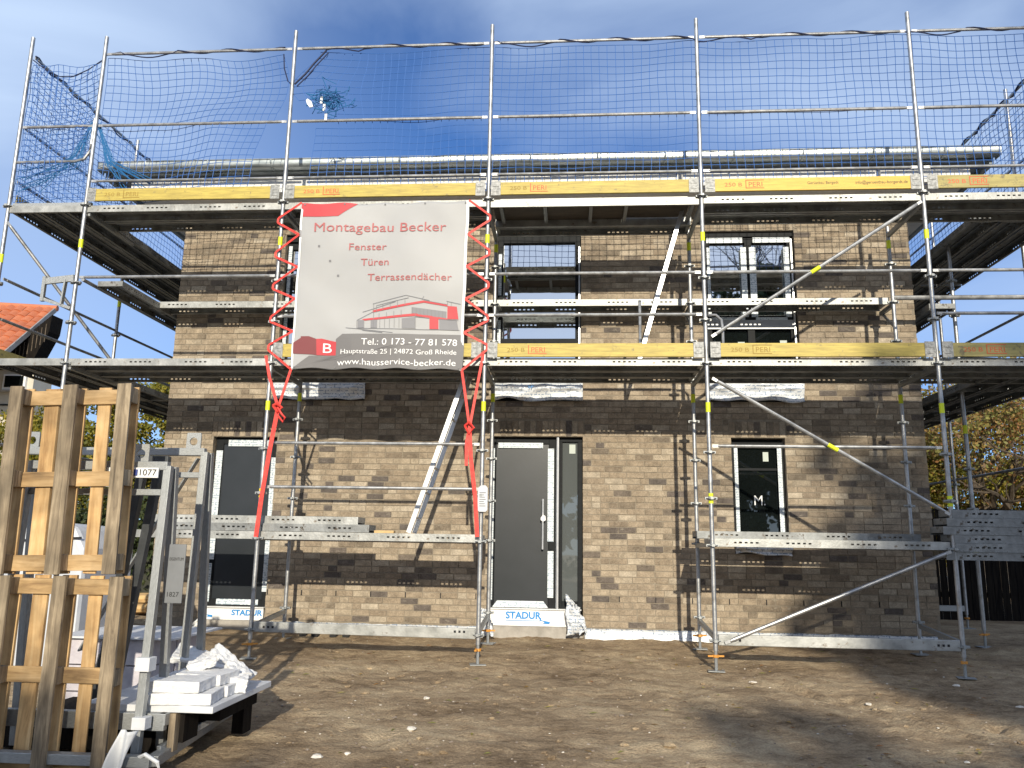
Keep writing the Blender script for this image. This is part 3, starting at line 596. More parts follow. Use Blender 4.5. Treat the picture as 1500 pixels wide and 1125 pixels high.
def rail(a, b_, name='guardrail', r=.019, flat=True, mat=galv_o):
    a = Vector(a); b_ = Vector(b_); d = (b_-a).normalized(); m = MB()
    if flat:
        q = a+d*.035; w = b_-d*.035
        m.tube([q+d*.06, q+d*.10, w-d*.10, w-d*.06], [r*.8, r, r, r*.8], 10)
        m.bar(q, q+d*.075, .012, .032); m.bar(w-d*.075, w, .012, .032)
    else: m.tube([a, b_], r, 10)
    return m.obj(name, mat, sc, True)
YR = .0
bays = [(0, 2.5), (2.5, 5), (5, 7.5), (7.5, 10), (10, 11.95)]
for i, (a, b_) in enumerate(bays):
    rail((a, YR, 7.35), (b_, YR, 7.35)); rail((a, YR, 6.35), (b_, YR, 6.35)); rail((a, YR-.0, 5.60), (b_, YR, 5.60), r=.016)
    rail((a, YR, 4.35), (b_, YR, 4.35))
    if i in (1, 2, 4): rail((a, YR, 3.85), (b_, YR, 3.85))
rail((2.5, 0, 2.35), (5, 0, 2.35)); rail((2.5, 0, 1.85), (5, 0, 1.85)); rail((7.5, 0, 2.35), (10, 0, 2.35))
rail((-1, 0, 6.35), (0, 0, 6.35)); rail((10.0, YI, 4.36), (11.95, YI, 4.36), 'ledger', .03, False)
for z_ in (7.35, 6.35, 5.62, 4.35, 3.85, 2.35): 
    for ya, yb in ((0, 2.5), (2.5, 5), (5, 7.5)):
        rail((-.96, ya, z_), (-.93, yb, z_), mat=galv_o)
    for ya, yb in ((0, 1.6), (1.6, 4.1), (4.1, 6.6)):
        if z_ != 3.85: rail((11.94, ya, z_), (11.94, yb, z_))
rail((.08, 0, 4.32), (.08, 2.5, 4.32), 'ledger', .022, False)
# end guard with bent pipe at the left end of the top lift
P('end_guard', MB().tube([(-1, .0, 5.87), (-.22, .0, 5.87), (-.10, 0, 5.90), (-.05, 0, 5.98), (-.03, 0, 6.1), (-.02, 0, 6.45)], .019, 8), galv_o, sc)
P('end_guard', MB().tube([(7.53, .0, 3.84), (7.62, .0, 3.84), (7.68, 0, 3.78), (7.69, 0, 3.68), (7.69, 0, 3.40)], .016, 8), galv_o, sc)
# transoms
for x in (0.03, 2.5, 5, 7.5, 10):
    for z_ in (3.24, 5.18): P('transom', MB().bar((x, .03, z_), (x, YI, z_), .04, .05), galv, sc)
for x in (2.5, 5, 7.5, 10): P('transom', MB().bar((x, .03, .33), (x, YI-.03, .41), .035, .05), galv, sc)
for x in (2.5, 7.5, 10): P('transom', MB().bar((x, .03, 1.28), (x, YI-.03, 1.28), .04, .05), galv, sc)
for y in (0., 2.5, 5): 
    for z_ in (3.30, 5.30): P('transom', MB().bar((-.96, y+.03, z_), (.06, y+.03, z_), .04, .05), galv, sc)
for y in (1.6, 4.1):
    for z_ in (3.30, 5.30, 1.28): P('transom', MB().bar((10.98, y, z_), (11.93, y, z_), .04, .05), galv, sc)
# base ledgers (flat, pale)
def baseledger(x0, z0_, x1, z1_):
    o = P('base_ledger', MB().bar((x0+.03, 0, z0_), (x1-.03, 0, z1_), .045, .11), deckm, sc, .006)
    for s_, xx in ((1, x0), (-1, x1)):
        for k in range(3): P('slot_hole', MB().box(xx+s_*(.15+.05*k)-.012, xx+s_*(.15+.05*k)+.012, -.0245, -.0228, z0_-.012, z0_+.012), slot, o)
baseledger(2.5, .33, 5, .31); baseledger(7.5, .31, 10, .31)
P('ledger', MB().bar((11.0, 4.1, .42), (11.9, 4.1, .42), .045, .08), galv, sc)

# deck planks with punched side webs
def plank_mesh(L_, W_=.32, H=.085, mat=deckm, holes=True):
    m = MB(); m.box(0, L_, 0, W_, H-.006, H)
    for y0 in (0, W_-.003):
        zlo, zhi = H*.42, H*.62
        m.box(0, L_, y0, y0+.003, 0, zlo); m.box(0, L_, y0, y0+.003, zhi, H-.006)
        cur = 0
        if holes:
            n = max(1, round(L_/.62))
            for g_ in range(n):
                c = (g_+.5)*L_/n+(-.03 if g_ % 2 else .03)
                for k in range(5):
                    h = c+(k-2)*.058; m.box(cur, h-.015, y0, y0+.003, zlo, zhi); cur = h+.015
        m.box(cur, L_, y0, y0+.003, zlo, zhi)
    m.box(0, L_, .003, .035, 0, .003); m.box(0, L_, W_-.035, W_-.003, 0, .003)
    m.box(0, .04, .003, W_-.003, .02, H-.006); m.box(L_-.04, L_, .003, W_-.003, .02, H-.006)
    for q in (.105, .21): m.box(.05, L_-.05, q-.012, q+.012, H-.022, H-.006)
    return m.mesh('deck_plank', mat)
PK = {}
def plank(x, y, z_, L_=2.46, along='x', par=None, name='deck_plank', mat=deckm, rot=0, **k):
    key = (L_, mat.name)
    if key not in PK: PK[key] = plank_mesh(L_, mat=mat)
    p = par if par is not None else sc
    if p is sc: loc = (x-5, y, z_)
    else: loc = (x, y, z_)
    return link(name, PK[key], None if par == 0 else p, loc=loc, rot=(0, 0, math.pi/2+rot) if along == 'y' else (0, 0, rot), **k)
for i, (a, b_) in enumerate(bays):
    L_ = b_-a-.05
    # level B: three planks, level C: two (three at the hatch bay)
    for k in range(3): plank(a+.025, .005+k*.345, 3.255, L_)
    if i == 2:
        pass
    else:
        for k in range(2): plank(a+.025, .005+k*.345, 5.195, L_)
    if i in (1, 3, 0):
        for k in range(2): plank(a+.025, .02+k*.345, 1.27, L_)
h = link('hatch_deck', None, sc, loc=(0, 0, 0))
P('side_rail', bx(5.03, 7.47, .008, .03, 5.185, 5.285).box(5.03, 7.47, .62, .645, 5.185, 5.285), deckm, h)
P('plywood', bx(5.04, 6.62, .031, .619, 5.270, 5.281), plyw, h)
for x in (5.12, 5.65, 6.2, 6.62, 7.4): P('crossbar', bx(x, x+.04, .031, .619, 5.225, 5.268), galv, h)
P('hatch_lid', bx(6.63, 7.39, .05, .60, 5.283, 5.295), plyw, h)
plank(5.025, .66, 5.195, 2.45)
# inner bracket deck at mid height
for i, (a, b_) in enumerate(((.30, 2.5), (2.5, 5), (5, 7.5), (7.5, 10))): plank(a+.02, 1.13, 4.30, b_-a-.04)
for x in (2.5, 5, 7.5, 10):
    m = MB().bar((x, YI+.03, 4.27), (x, YI+.42, 4.27), .04, .05).bar((x, YI+.03, 4.0), (x, YI+.36, 4.25), .025, .025); P('bracket', m, galv, sc)
# side decks, left and right
for z_ in (5.195, 3.255):
    for ya in (0.03, 2.53, 5.03, 7.53):
        for k in range(3): plank(-.955+.32+k*.35, ya, z_, 2.44, 'y', mat=deckdull)
    for ya in (-.0, 2.5, 5.0, 7.5):
        for k in range(3): plank(10.86+.32+k*.35, ya+.72, z_, 2.44, 'y', mat=deckdull)
P('end_ledger', MB().bar((-.97, 0, 5.235), (-.03, 0, 5.235), .03, .085), deckm, sc)
P('end_ledger', MB().bar((-1.6, 0, 3.295), (-.03, 0, 3.295), .03, .085), deckm, sc)
for ya in (0.2, 2.7, 5.2): plank(.15+.32, ya, 4.28, 2.44, 'y', mat=deckdull)
for ya in (0.4, 2.9, 5.4): plank(10.58+.32, ya+1, 4.30, 2.44, 'y', mat=deckdull)
plank(10.02, .02, 1.27, 2.2, mat=deckdull)
# left bracket
P('bracket', MB().bar((-.40, 0, 4.30), (-.03, 0, 4.34), .03, .08).bar((-.40, 0, 4.05), (-.40, 0, 4.36), .04, .04).bar((-.40, 0, 4.08), (-.03, 0, 3.96), .025, .035).bar((-.15, 0, 4.0), (-.13, 0, 4.32), .02, .05), galv, sc)
# clamp head lying on level B left
# diagonal braces
def brace(a, b_, t=.5, y=-.04):
    a = Vector((a[0], y, a[1])); b_ = Vector((b_[0], y, b_[1])); o = rail(a, b_, 'diagonal_brace', .021)
    d = (b_-a).normalized(); c = a+(b_-a)*t
    m = MB().tube([c-d*.06, c+d*.06], .0232, 10); m.obj('marker_band', neon, o, True); o.children[0].location = (0, 0, 0)
    return o
brace((7.53, 3.56), (9.99, 5.18), .49); brace((7.52, 3.12), (10.0, 1.62), .52); brace((7.56, .27), (9.98, 1.27), 1.2 if False else .5)
rail((-1.0, -.03, 5.1), (.05, .95, 3.45), 'diagonal_brace', .021)
# remove band of the lowest brace (it has none)
for o in [q for q in sc.children if q.name.startswith('diagonal_brace')][2:3]:
    for c in list(o.children): bpy.data.objects.remove(c)
P('brace', MB().tube([(11.9, 1.7, 3.7), (11.9, 4.0, 4.3)], .02, 8), galv_o, sc)
# toe boards
def toeboard(a, b_, z_, mat, t1=None, dy=-.012, words=True, ink=red_ink):
    o = P('toe_board', bx(a+.13, b_-.13, -.045+dy, -.015+dy, z_+.0, z_+.155), mat, sc, .003)
    yy = -.048+dy
    for s0, s1 in ((a+.035, a+.15), (b_-.15, b_-.035)):
        m = bx(s0, s1, yy-.004, yy+.001, z_-.012, z_+.168).box(s0+.02, s1-.02, yy-.009, yy-.005, z_+.03, z_+.05).box(s0+.02, s1-.02, yy-.009, yy-.005, z_+.10, z_+.12); P('toe_board_bracket', m, brk, o, .002)
    if words:
        text('250 B', a+.26, a+.46, z_+.055, yy+.002, dim_ink if ink is dim_ink or a in (0, 5) else ink, o, .05)
        text('PERI', a+.535, a+.69, z_+.05, yy+.002, ink, o, .062)
        m = bx(a+.50, a+.508, yy, yy+.002, z_+.03, z_+.135).box(a+.508, a+.71, yy, yy+.002, z_+.03, z_+.037)
        if a > 5: m.box(a+.508, a+.71, yy, yy+.002, z_+.128, z_+.135)
        P('print_frame', m, ink, o)
    return o
tb = [toeboard(0, 2.5, 5.315, toe, ink=dim_ink), toeboard(2.5, 5, 5.315, toe), toeboard(5, 7.5, 5.315, toe), toeboard(7.5, 10, 5.315, toe2), toeboard(10, 12.5, 5.315, toe3)]
text('Gerüstbau Bergedt', 8.70, 9.05, 5.385, -.0585, black_ink, tb[3], .035); text('info@geruestbau-borgerdt.de', 9.24, 9.82, 5.38, -.0585, black_ink, tb[3], .040)
toeboard(2.5, 5, 3.345, toe); toeboard(5, 7.5, 3.345, toe); toeboard(7.5, 10, 3.345, toe3 if False else toe, ink=dim_ink); toeboard(10, 12.5, 3.345, toe3)
for z_ in (5.315, 3.345):
    for ya in (0, 2.5, 5): P('toe_board', bx(-.99, -.965, ya+.08, ya+2.42, z_, z_+.15), toe3, sc)
    for ya in (1.7, 4.2): P('toe_board', bx(11.90, 11.925, ya, ya+2.3, z_, z_+.15), toe3, sc)

# ------------------------------------------------------------------ loose planks
plank(1.22, .10, 1.445, 2.38, par=0, mat=deckm, label='upper of two loose steel deck planks lying on the lowest scaffold deck, left', cat='deck plank', group='loose deck planks left')
plank(1.30, .06, 1.36, 2.44, par=0, mat=deckdull, label='lower loose steel deck plank on the lowest deck below the banner', cat='deck plank', group='loose deck planks left')
plank(7.44, .70, 1.36, 2.52, par=0, mat=deckdull, label='loose steel deck plank behind the front edge below the narrow window', cat='deck plank')
for k in range(6):
    plank(9.93+random.uniform(-.04, .10), -.05+random.uniform(0, .05), 1.17+k*.087, 2.46, par=0, mat=deckdull, rot=random.uniform(-.006, .006),
          label='grey steel deck plank, %s in the stack of six at the right edge' % ['lowest', 'second from below', 'third from below', 'fourth from below', 'fifth from below', 'topmost'][k], cat='deck plank', group='stacked deck planks right')
link('wood_offcut', MB().box(3.80, 4.02, .06, .16, 1.357, 1.385).mesh('wood_offcut', plank_w), label='short orange wood offcut lying on the lowest deck', cat='wood scrap')

# ladders
def ladder(name, a, b_, y0, y1, label, rw=.055, zoff=0):
    t = thing(name, label, 'ladder', (a[0], (y0+y1)/2, a[1])); A = Vector((a[0], 0, a[1])); B = Vector((b_[0], 0, b_[1]))
    for y in (y0, y1): MB().bar(A+Vector((0, y, 0)), B+Vector((0, y, 0)), .022, rw, up=(1, 0, .3)).obj('side_rail', alu, t)
    n = 7
    for k in range(n):
        p = A+(B-A)*((k+.6)/n); MB().tube([p+Vector((0, y0+.01, 0)), p+Vector((0, y1-.01, 0))], .014, 8).obj('rung', alu, t, True)
    return t
ladder('ladder', (4.10, 1.37), (4.78, 3.45), .50, .86, 'aluminium access ladder rising from the lowest deck to the right of the banner foot')
ladder('ladder', (6.78, 3.38), (7.37, 5.42), .42, .75, 'aluminium access ladder glaring in the sun below the open hatch', .048)
link('post_stub', MB().tube([(6.81, .5, 3.38), (6.81, .5, 4.17)], .018, 8).mesh('post_stub', galv_o, True), label='short upright tube beside the foot of the sunlit ladder', cat='tube')

# tag on the standard
t = thing('scaffold_tag', 'white inspection tag holder hanging on the standard left of the front door', 'tag', (5.02, -.05, 1.6))
MB().prism([(4.965, 1.62), (4.985, 1.60), (5.055, 1.60), (5.075, 1.62), (5.075, 1.86), (5.05, 1.89), (5.0, 1.89), (4.965, 1.86)], -.065, -.035).obj('holder', pvc, t, bevel=.003)
m = MB()
for k in range(7): m.box(4.985, 5.055-.01*(k % 3), -.068, -.066, 1.66+k*.024, 1.668+k*.024)
m.obj('print_lines', b_line, t)

# ================================================================== BANNER
TL, TR, BR, BL = (2.77, 5.215), (4.785, 5.21), (4.755, 3.185), (2.775, 3.20)
ban = thing('banner', 'white company banner with red and grey print laced between two standards', 'banner', (3.77, -.09, 3.19))
def bp_(u, v, dy=0):
    x = (TL[0]*(1-u)+TR[0]*u)*(1-v)+(BL[0]*(1-u)+BR[0]*u)*v; z_ = (TL[1]*(1-u)+TR[1]*u)*(1-v)+(BL[1]*(1-u)+BR[1]*u)*v
    rip = .016*math.sin(u*9+v*3)+.012*math.sin(v*11-u*4)+.03*math.sin(math.pi*u)*math.sin(math.pi*v)+.010*noise.noise(Vector((u*7, v*7, 2)))
    x += .006*math.sin(v*math.pi*5)*(1 if u > .5 else -1)*abs(2*u-1)**3; z_ += .010*math.cos(u*math.pi*8)*abs(2*v-1)**4*(1 if v < .5 else -1)
    return (x, -.10-rip*.8+dy, z_)
sheet(60, 60, lambda u, v: bp_(u, v, .003), 'banner_sheet', banm, ban, .002)
def bpoly(name, pts, mat, dy=-.004, par=ban):
    # subdivide polygon on a grid to follow the ripples: fan of a fine triangulation
    from mathutils.geometry import tessellate_polygon
    m = MB(); vs = [Vector((p[0], p[1], 0)) for p in pts]
    tris = [[vs[i] for i in t_] for t_ in tessellate_polygon([vs])]
    for _ in range(3):
        nt_ = []
        for a, b2, c in tris:
            if max((a-b2).length, (b2-c).length, (c-a).length) < .07: nt_.append([a, b2, c]); continue
            ab, bc, ca = (a+b2)/2, (b2+c)/2, (c+a)/2; nt_ += [[a, ab, ca], [ab, b2, bc], [ca, bc, c], [ab, bc, ca]]
        tris = nt_
    for t_ in tris:
        n = len(m.v); m.v += [bp_(p.x, p.y, dy) for p in t_]; m.f.append((n, n+1, n+2))
    return m.obj(name, mat, par)
def btext(s, u0, u1, v, cap, mat, dy=-.007):
    o = text(s, u0, u1, 0, 0, mat, None, cap); me = o.data
    for vt in me.vertices:
        u, w = vt.co.x, v-vt.co.z; vt.co = Vector(bp_(u, w, dy))-Vector(ban.location)
    o.parent = ban; o.location = (0, 0, 0)
def zc(px, py): # design sheet coordinates -> u, v
    v = (py-190)/912.; lx = 355-55*v; return ((px-lx)/(900+25*v), v)
bpoly('red_corner_field', [zc(355, 191), zc(660, 191), zc(555, 268), zc(353, 268)], b_redf)
bpoly('grey_field', [zc(302, 1100), zc(400, 1036), zc(545, 1030), zc(546, 945), zc(582, 918), zc(1234, 918), zc(1226, 1101)], b_grey)
bpoly('dark_red_field', [zc(316, 965), zc(356, 940), zc(356, 932), zc(400, 932), zc(440, 946), zc(440, 1032), zc(314, 1022)], b_redd, -.005)
bpoly('red_square_field', [zc(440, 946), zc(470, 944), zc(548, 960), zc(545, 1030), zc(440, 1033)], b_redf, -.006)
for s, x0, x1, yb, cap, mt in (('Montagebau Becker', 427, 1133, 355, 54, b_red), ('Fenster', 615, 817, 460, 40, b_red), ('Türen', 678, 830, 546, 40, b_red), ('Terrassendächer', 715, 1165, 630, 40, b_red),
        ('Tel.: 0 173 - 77 81 578', 685, 1195, 977, 36, b_white), ('Hauptstraße 25 | 24872 Groß Rheide', 572, 1192, 1024, 26, b_white), ('www.hausservice-becker.de', 552, 1190, 1083, 34, b_white), ('B', 475, 523, 1018, 52, b_white)):
    u0, v = zc(x0, yb); u1, _ = zc(x1, yb); btext(s, u0, u1, v, cap/912., mt, -.008)
for x, y in ((452, 437), (512, 520), (555, 600)): bpoly('bullet_dot', [zc(x-6, y-6), zc(x+6, y-6), zc(x+6, y+6), zc(x-6, y+6)], b_line)
# generic house drawing
D = [('dark_panel', [(955, 775), (1140, 795), (1140, 832), (955, 808)], b_lite), ('red_beam', [(745, 790), (1020, 738), (1145, 758), (1145, 768), (1020, 750), (745, 802)], b_redf), ('red_beam', [(690, 838), (975, 808), (1145, 832), (1145, 842), (975, 822), (690, 848)], b_redf),
     ('red_tower', [(1145, 765), (1195, 768), (1205, 835), (1145, 835)], b_redf), ('red_door', [(1050, 820), (1098, 828), (1098, 890), (1050, 890)], b_redf),
     ('grey_panel', [(903, 836), (975, 826), (975, 888), (903, 888)], b_lite), ('grey_panel', [(1102, 838), (1195, 838), (1205, 892), (1102, 892)], b_lite), ('grey_panel', [(735, 845), (770, 842), (770, 886), (735, 886)], b_lite), ('grey_panel', [(664, 845), (700, 843), (700, 886), (664, 886)], b_lite)]
for nme, pts, mt in D: bpoly(nme, [zc(*p) for p in pts], mt, -.005)
def bline(p, q, w=2.2):
    p = Vector(p); q = Vector(q); n_ = (q-p).orthogonal().normalized()*w/2; k = max(1, int((q-p).length/60)); out_ = []
    for i in range(k):
        a = p+(q-p)*i/k; c = p+(q-p)*(i+1)/k; out_.append([a-n_, c-n_, c+n_, a+n_])
    return out_
m = MB()
LN = [((745, 755), (925, 712)), ((925, 712), (1050, 738)), ((750, 755), (750, 890)), ((660, 845), (745, 800)), ((660, 845), (660, 888)), ((600, 885), (855, 912)), ((660, 888), (905, 893)), ((905, 893), (1210, 893)), ((765, 765), (940, 725)), ((765, 800), (765, 765)), ((1010, 735), (1020, 715)), ((690, 800), (870, 745)), ((1140, 740), (1215, 755)), ((800, 760), (800, 790)), ((840, 750), (840, 782)), ((880, 742), (880, 775)), ((750, 790), (750, 755)), ((1020, 738), (1145, 758)), ((975, 826), (1050, 832)), ((1098, 836), (1205, 842)), ((920, 734), (920, 768)), ((860, 796), (860, 828)), ((900, 790), (900, 824)), ((820, 802), (820, 832)), ((780, 806), (780, 838)), ((690, 900), (800, 912)), ((975, 808), (975, 890)), ((1145, 745), (1145, 765)), ((1165, 745), (1165, 765))]
for k in range(9): LN.append(((960+k*20, 777+k*2.2), (960+k*20, 807+k*2.6)))
for k in range(5): LN.append(((785+k*26, 842-k*2), (785+k*26, 886)))
for a, c in LN:
    for q in bline(a, c):
        n = len(m.v); m.v += [bp_(*zc(*p), -.0075) for p in q]; m.f.append((n, n+1, n+2, n+3))
m.obj('line_drawing', b_line, ban, kind='stuff')
# hem and eyelets
for pts in ([(0, 0), (.012, 0), (.012, 1), (0, 1)], [(.985, 0), (1, 0), (1, 1), (.985, 1)]): bpoly('hem', pts, b_white, -.003)
for k in range(5):
    for v in (.012, .988):
        x, y, z_ = bp_(.02+.24*k, v, -.01); MB().tube([(x, y, z_), (x, y+.004, z_)], .010, 8).obj('eyelet', b_line, ban)

# straps
def ribbon(pts, w, th=.004):
    m = MB()
    for a, c in zip(pts[:-1], pts[1:]): m.bar(a, c, th, w, up=(0, 0, 1) if abs(c[0]-a[0]) > abs(c[2]-a[2]) else (1, 0, 0))
    return m
bl = lambda v: bp_(0, v, -.01); br_ = lambda v: bp_(1, v, -.01)
def lace(side):
    edge = bl if side == 0 else br_; sx = 2.5 if side == 0 else 5.0; sg = 1 if side == 0 else -1; pts = []
    ev = [0, .20, .395, .59, .785, 1.0]; sz_ = [5.03, 4.60, 4.20, 3.80, 3.46]
    for k in range(5):
        pts += [edge(ev[k]), (sx-sg*.03, -.04, sz_[k]+.03), (sx-sg*.03, -.05, sz_[k]-.03)]
    pts.append(edge(1.0)); return pts
link('lacing_strap', ribbon(lace(0), .026).mesh('lacing_strap', redst), label='red strap laced in zigzag along the left edge of the banner', cat='strap')
link('lacing_strap', ribbon(lace(1), .026).mesh('lacing_strap', redst), label='red strap laced in zigzag along the right edge of the banner', cat='strap')
kn = Vector((2.66, -.10, 2.74))
m = ribbon([(2.45, -.05, 3.36), (2.52, -.07, 3.1), tuple(kn)], .034); m2 = ribbon([bp_(0, 1), tuple(kn)], .030); m3 = ribbon([tuple(kn), (2.60, -.09, 2.3), (2.535, -.07, 1.75), (2.50, -.06, 1.29)], .05)
for q in (m2, m3): n = len(m.v); m.v += q.v; m.f += [tuple(i+n for i in f) for f in q.f]
m.tube([kn+Vector((-.05, -.02, .02)), kn+Vector((0, -.05, .04)), kn+Vector((.05, -.02, 0)), kn+Vector((0, -.01, -.05)), kn+Vector((-.05, -.02, .02))], .018, 6)
m.tube([kn+Vector((0, -.02, 0)), kn+Vector((.06, -.03, -.08)), kn+Vector((.10, -.03, -.12)), kn+Vector((.08, -.03, -.17)), kn+Vector((.02, -.03, -.1))], .012, 6)
link('tie_strap', m.mesh('tie_strap', redst), label='red strap knotted below the lower left banner corner and tied to the standard', cat='strap')
kn = Vector((4.86, -.10, 2.52))
m = ribbon([(4.99, -.05, 3.38), (4.93, -.07, 3.0), tuple(kn)], .030); m2 = ribbon([bp_(1, 1), (4.80, -.09, 2.9), tuple(kn)], .030); m3 = ribbon([tuple(kn), (4.88, -.09, 2.2), (4.94, -.07, 1.75), (4.97, -.06, 1.33)], .045)
m4 = ribbon([tuple(kn), (4.83, -.10, 2.35), (4.835, -.10, 2.1)], .035)
for q in (m2, m3, m4): n = len(m.v); m.v += q.v; m.f += [tuple(i+n for i in f) for f in q.f]
m.tube([kn+Vector((-.05, -.02, .02)), kn+Vector((0, -.05, .06)), kn+Vector((.05, -.02, 0)), kn+Vector((0, -.01, -.07)), kn+Vector((-.05, -.02, .02))], .016, 6)
link('tie_strap', m.mesh('tie_strap', redst), label='red strap knotted below the lower right banner corner and tied to the standard', cat='strap')

# ================================================================== NETS
def net(nu, nv, fn, keep, r=.0042, mat=netm):
    m = MB(); P_ = {}
    for i in range(nu+1):
        for j in range(nv+1): P_[i, j] = Vector(fn(i/nu, j/nv))
    def seg(a, b_):
        d = (b_-a)
        if d.length < 1e-5: return
        d.normalize(); q = d.cross(Vector((.3, 1, .2))).normalized(); w = d.cross(q); n = len(m.v)
        for p in (a, b_):
            for t_ in (0, 2.094, 4.189): m.v.append(tuple(p+(q*math.cos(t_)+w*math.sin(t_))*r))
        for k in range(3): m.f.append((n+k, n+(k+1) % 3, n+3+(k+1) % 3, n+3+k))
    for i in range(nu+1):
        for j in range(nv+1):
            if not keep(i/nu, j/nv): continue
            if i < nu and keep((i+1)/nu, j/nv): seg(P_[i, j], P_[i+1, j])
            if j < nv and keep(i/nu, (j+1)/nv): seg(P_[i, j], P_[i, j+1])
    return m
def wob(p, s=.03, f=1.6): return Vector(p)+Vector((noise.noise(Vector(p)*f), noise.noise(Vector(p)*f+Vector((9, 2, 4)))*1.2, noise.noise(Vector(p)*f+Vector((3, 7, 1)))))*s
def nA(u, v):   # bay 0, v from top to bottom
    x = .03+u*(2.30-.1*max(0, v-.2)); sag = .04*math.sin(math.pi*u*2.0)**2
    x -= .17*max(0, (v-.45))*u*1.6 ; x += .12*u*math.sin(math.pi*min(1, v*2.2))
    return wob((x, .03+.05*math.sin(3*u+2*v), 7.32-sag*(1-v)-v*1.93-.05*math.sin(2.5*x)*v), .05)
def nB(u, v):
    x = 2.86+u*(5-2.88); left = 1-min(1, u/.35); z_ = 7.32-v*1.92
    x -= .02*left; x -= left*.36*math.exp(-((v-.26)/.16)**2); x -= left*.10*max(0, v-.5)
    return wob((x, .03, z_-.04*math.sin(math.pi*u)*(1-v)), .03)
n1 = net(24, 20, nA, lambda u, v: not (u > .97 and v > .5))
n2_ = net(22, 20, nB, lambda u, v: not (u < .10 and .38 < v < .55))
n3_ = net(72, 20, lambda u, v: wob((5.03+u*7.2, .03, 7.32-v*1.92-.03*abs(math.sin(u*3*math.pi))*(1-v)), .028), lambda u, v: True)
netth = thing('safety_net', 'blue safety net laced along the front top guardrail above the gutter', 'net', (5, 0, 5.35))
n1.obj('net_panel', netm, netth); n2_.obj('net_panel', netm, netth); n3_.obj('net_panel', netm, netth)
m = MB()
for a, b_ in ((0, 2.4), (2.9, 12.2)):
    x = a; pts = []
    while x < b_: pts.append((x, -.0+.024*math.cos(x*9), 7.35+(.022*math.sin(x*9) if True else 0)-(.035 if math.sin(x*2.6) > .6 else 0))); x += .07
    m.tube(pts, .008, 5)
pts = [(2.90, .02, 7.33), (2.75, .02, 7.15), (2.66, 0, 7.0), (2.53, .0, 6.86)]; m.tube(pts, .012, 5); m.tube([(p[0]+.03, p[1], p[2]-.03) for p in pts], .008, 5)
m.tube([(2.35, .03, 7.3), (2.37, .03, 7.1), (2.43, .03, 6.92), (2.50, .02, 6.85)], .008, 5)
m.obj('border_rope', rope, netth)
cl = MB(); random.seed(5)
for k in range(60):
    c = Vector((random.gauss(3.0, .11), random.gauss(.0, .04), random.gauss(6.64, .10))); pts = [c+Vector((random.uniform(-.1, .1), random.uniform(-.04, .04), random.uniform(-.08, .08)))*1.0 for _ in range(4)]; cl.tube(pts, .005, 4, False)
cl.tube([(2.70, 0, 6.72), (2.80, 0, 6.70), (2.95, 0, 6.74)], .008, 5); cl.tube([(2.8, 0, 6.52), (2.9, 0, 6.50), (3.0, 0, 6.6)], .008, 5)
cl.obj('tangled_cord', netc, netth)
link('net_label', MB().prism([(2.70, 6.62), (2.72, 6.64), (2.77, 6.60), (2.795, 6.53), (2.755, 6.52), (2.715, 6.57)], -.03, -.02).mesh('net_label', white), netth)
for x, z_ in ((2.88, 6.57), (2.92, 6.47), (2.95, 6.34)): link('net_label', MB().box(x, x+.03, -.03, -.02, z_, z_+.09).mesh('net_label', white), netth)
# left side net
def sideL(u, v):
    y = .05+u*7.6; return wob((-.93+.03*math.sin(4*u), y, 7.32-v*1.95-.10*math.sin(math.pi*(u*3 % 1))*(1-v)), .04)
net(76, 20, sideL, lambda u, v: True).obj('safety_net', netm, None, label='blue safety net along the left side scaffold running back past the roof', cat='net')
def frontL(u, v): return wob((-.97+u*.94, .04, 7.30-v*1.9-.24*math.sin(math.pi*u)*(1-v)*(1-.0)+.0), .05, 2.4)
m = net(11, 21, frontL, lambda u, v: True)
def frontL2(u, v):
    p = frontL(u, v); k = 1-.65*math.exp(-((v-.5)/.16)**2)*u; return wob((-.97+u*.9*1, .02, 7.25-v*1.9+(.5-v)*-.8*u*math.exp(-((v-.5)/.35)**2)), .06, 3)
m_ = net(12, 22, frontL2, lambda u, v: True); n = len(m.v); m.v += m_.v; m.f += [tuple(i+n for i in f) for f in m_.f]
o = m.obj('safety_net', netm, None, label='narrow sagging safety net closing the left end of the top scaffold lift', cat='net')
m = MB()
for k in range(16):
    a = (-.05+random.uniform(-.03, .03), 0, 6.38+random.uniform(-.05, .05)); b_ = (-.75+random.uniform(-.25, .15), .02, 5.6+random.uniform(-.15, .25)); c = (-.25+random.uniform(-.1, .1), .0, 5.85+random.uniform(-.1, .1)); m.tube([a, c, b_], .005, 4, False)
for k in range(14):
    a = (.0+random.uniform(-.03, .05), 0.03, 6.38+random.uniform(-.06, .05)); b_ = (.55+random.uniform(-.2, .3), .04, 5.55+random.uniform(-.1, .15)); c = (.22+random.uniform(-.06, .06), .03, 5.9+random.uniform(-.08, .08)); m.tube([a, c, b_], .005, 4, False)
link('net_bundle', m.mesh('net_bundle', netc), label='bright blue gathered net cords knotted at the left corner standard', cat='net')
m = MB()
for a, b_ in (((-.96, 0, 7.35), (-.92, 8, 7.35)), ):
    pts = []; k = 0
    while k <= 100: t_ = k/100; pts.append(Vector(a)*(1-t_)+Vector(b_)*t_+Vector((.03*math.cos(k*.9), 0, .03*math.sin(k*.9)))); k += 1
    m.tube(pts, .011, 5)
m.tube([(-.96, 0, 7.30)]+[(-.96+.93*u, .03, 7.30-.24*math.sin(math.pi*u)) for u in (.2, .4, .6, .8, 1)], .007, 5)
link('border_rope', m.mesh('border_rope', rope), label='dark rope wound round the left side top guardrail', cat='rope')
def sideR(u, v):
    y = .05+u*6.6; return wob((11.90+.03*math.sin(4*u), y, 7.32-v*1.95-.08*math.sin(math.pi*(u*3 % 1))*(1-v)), .04)
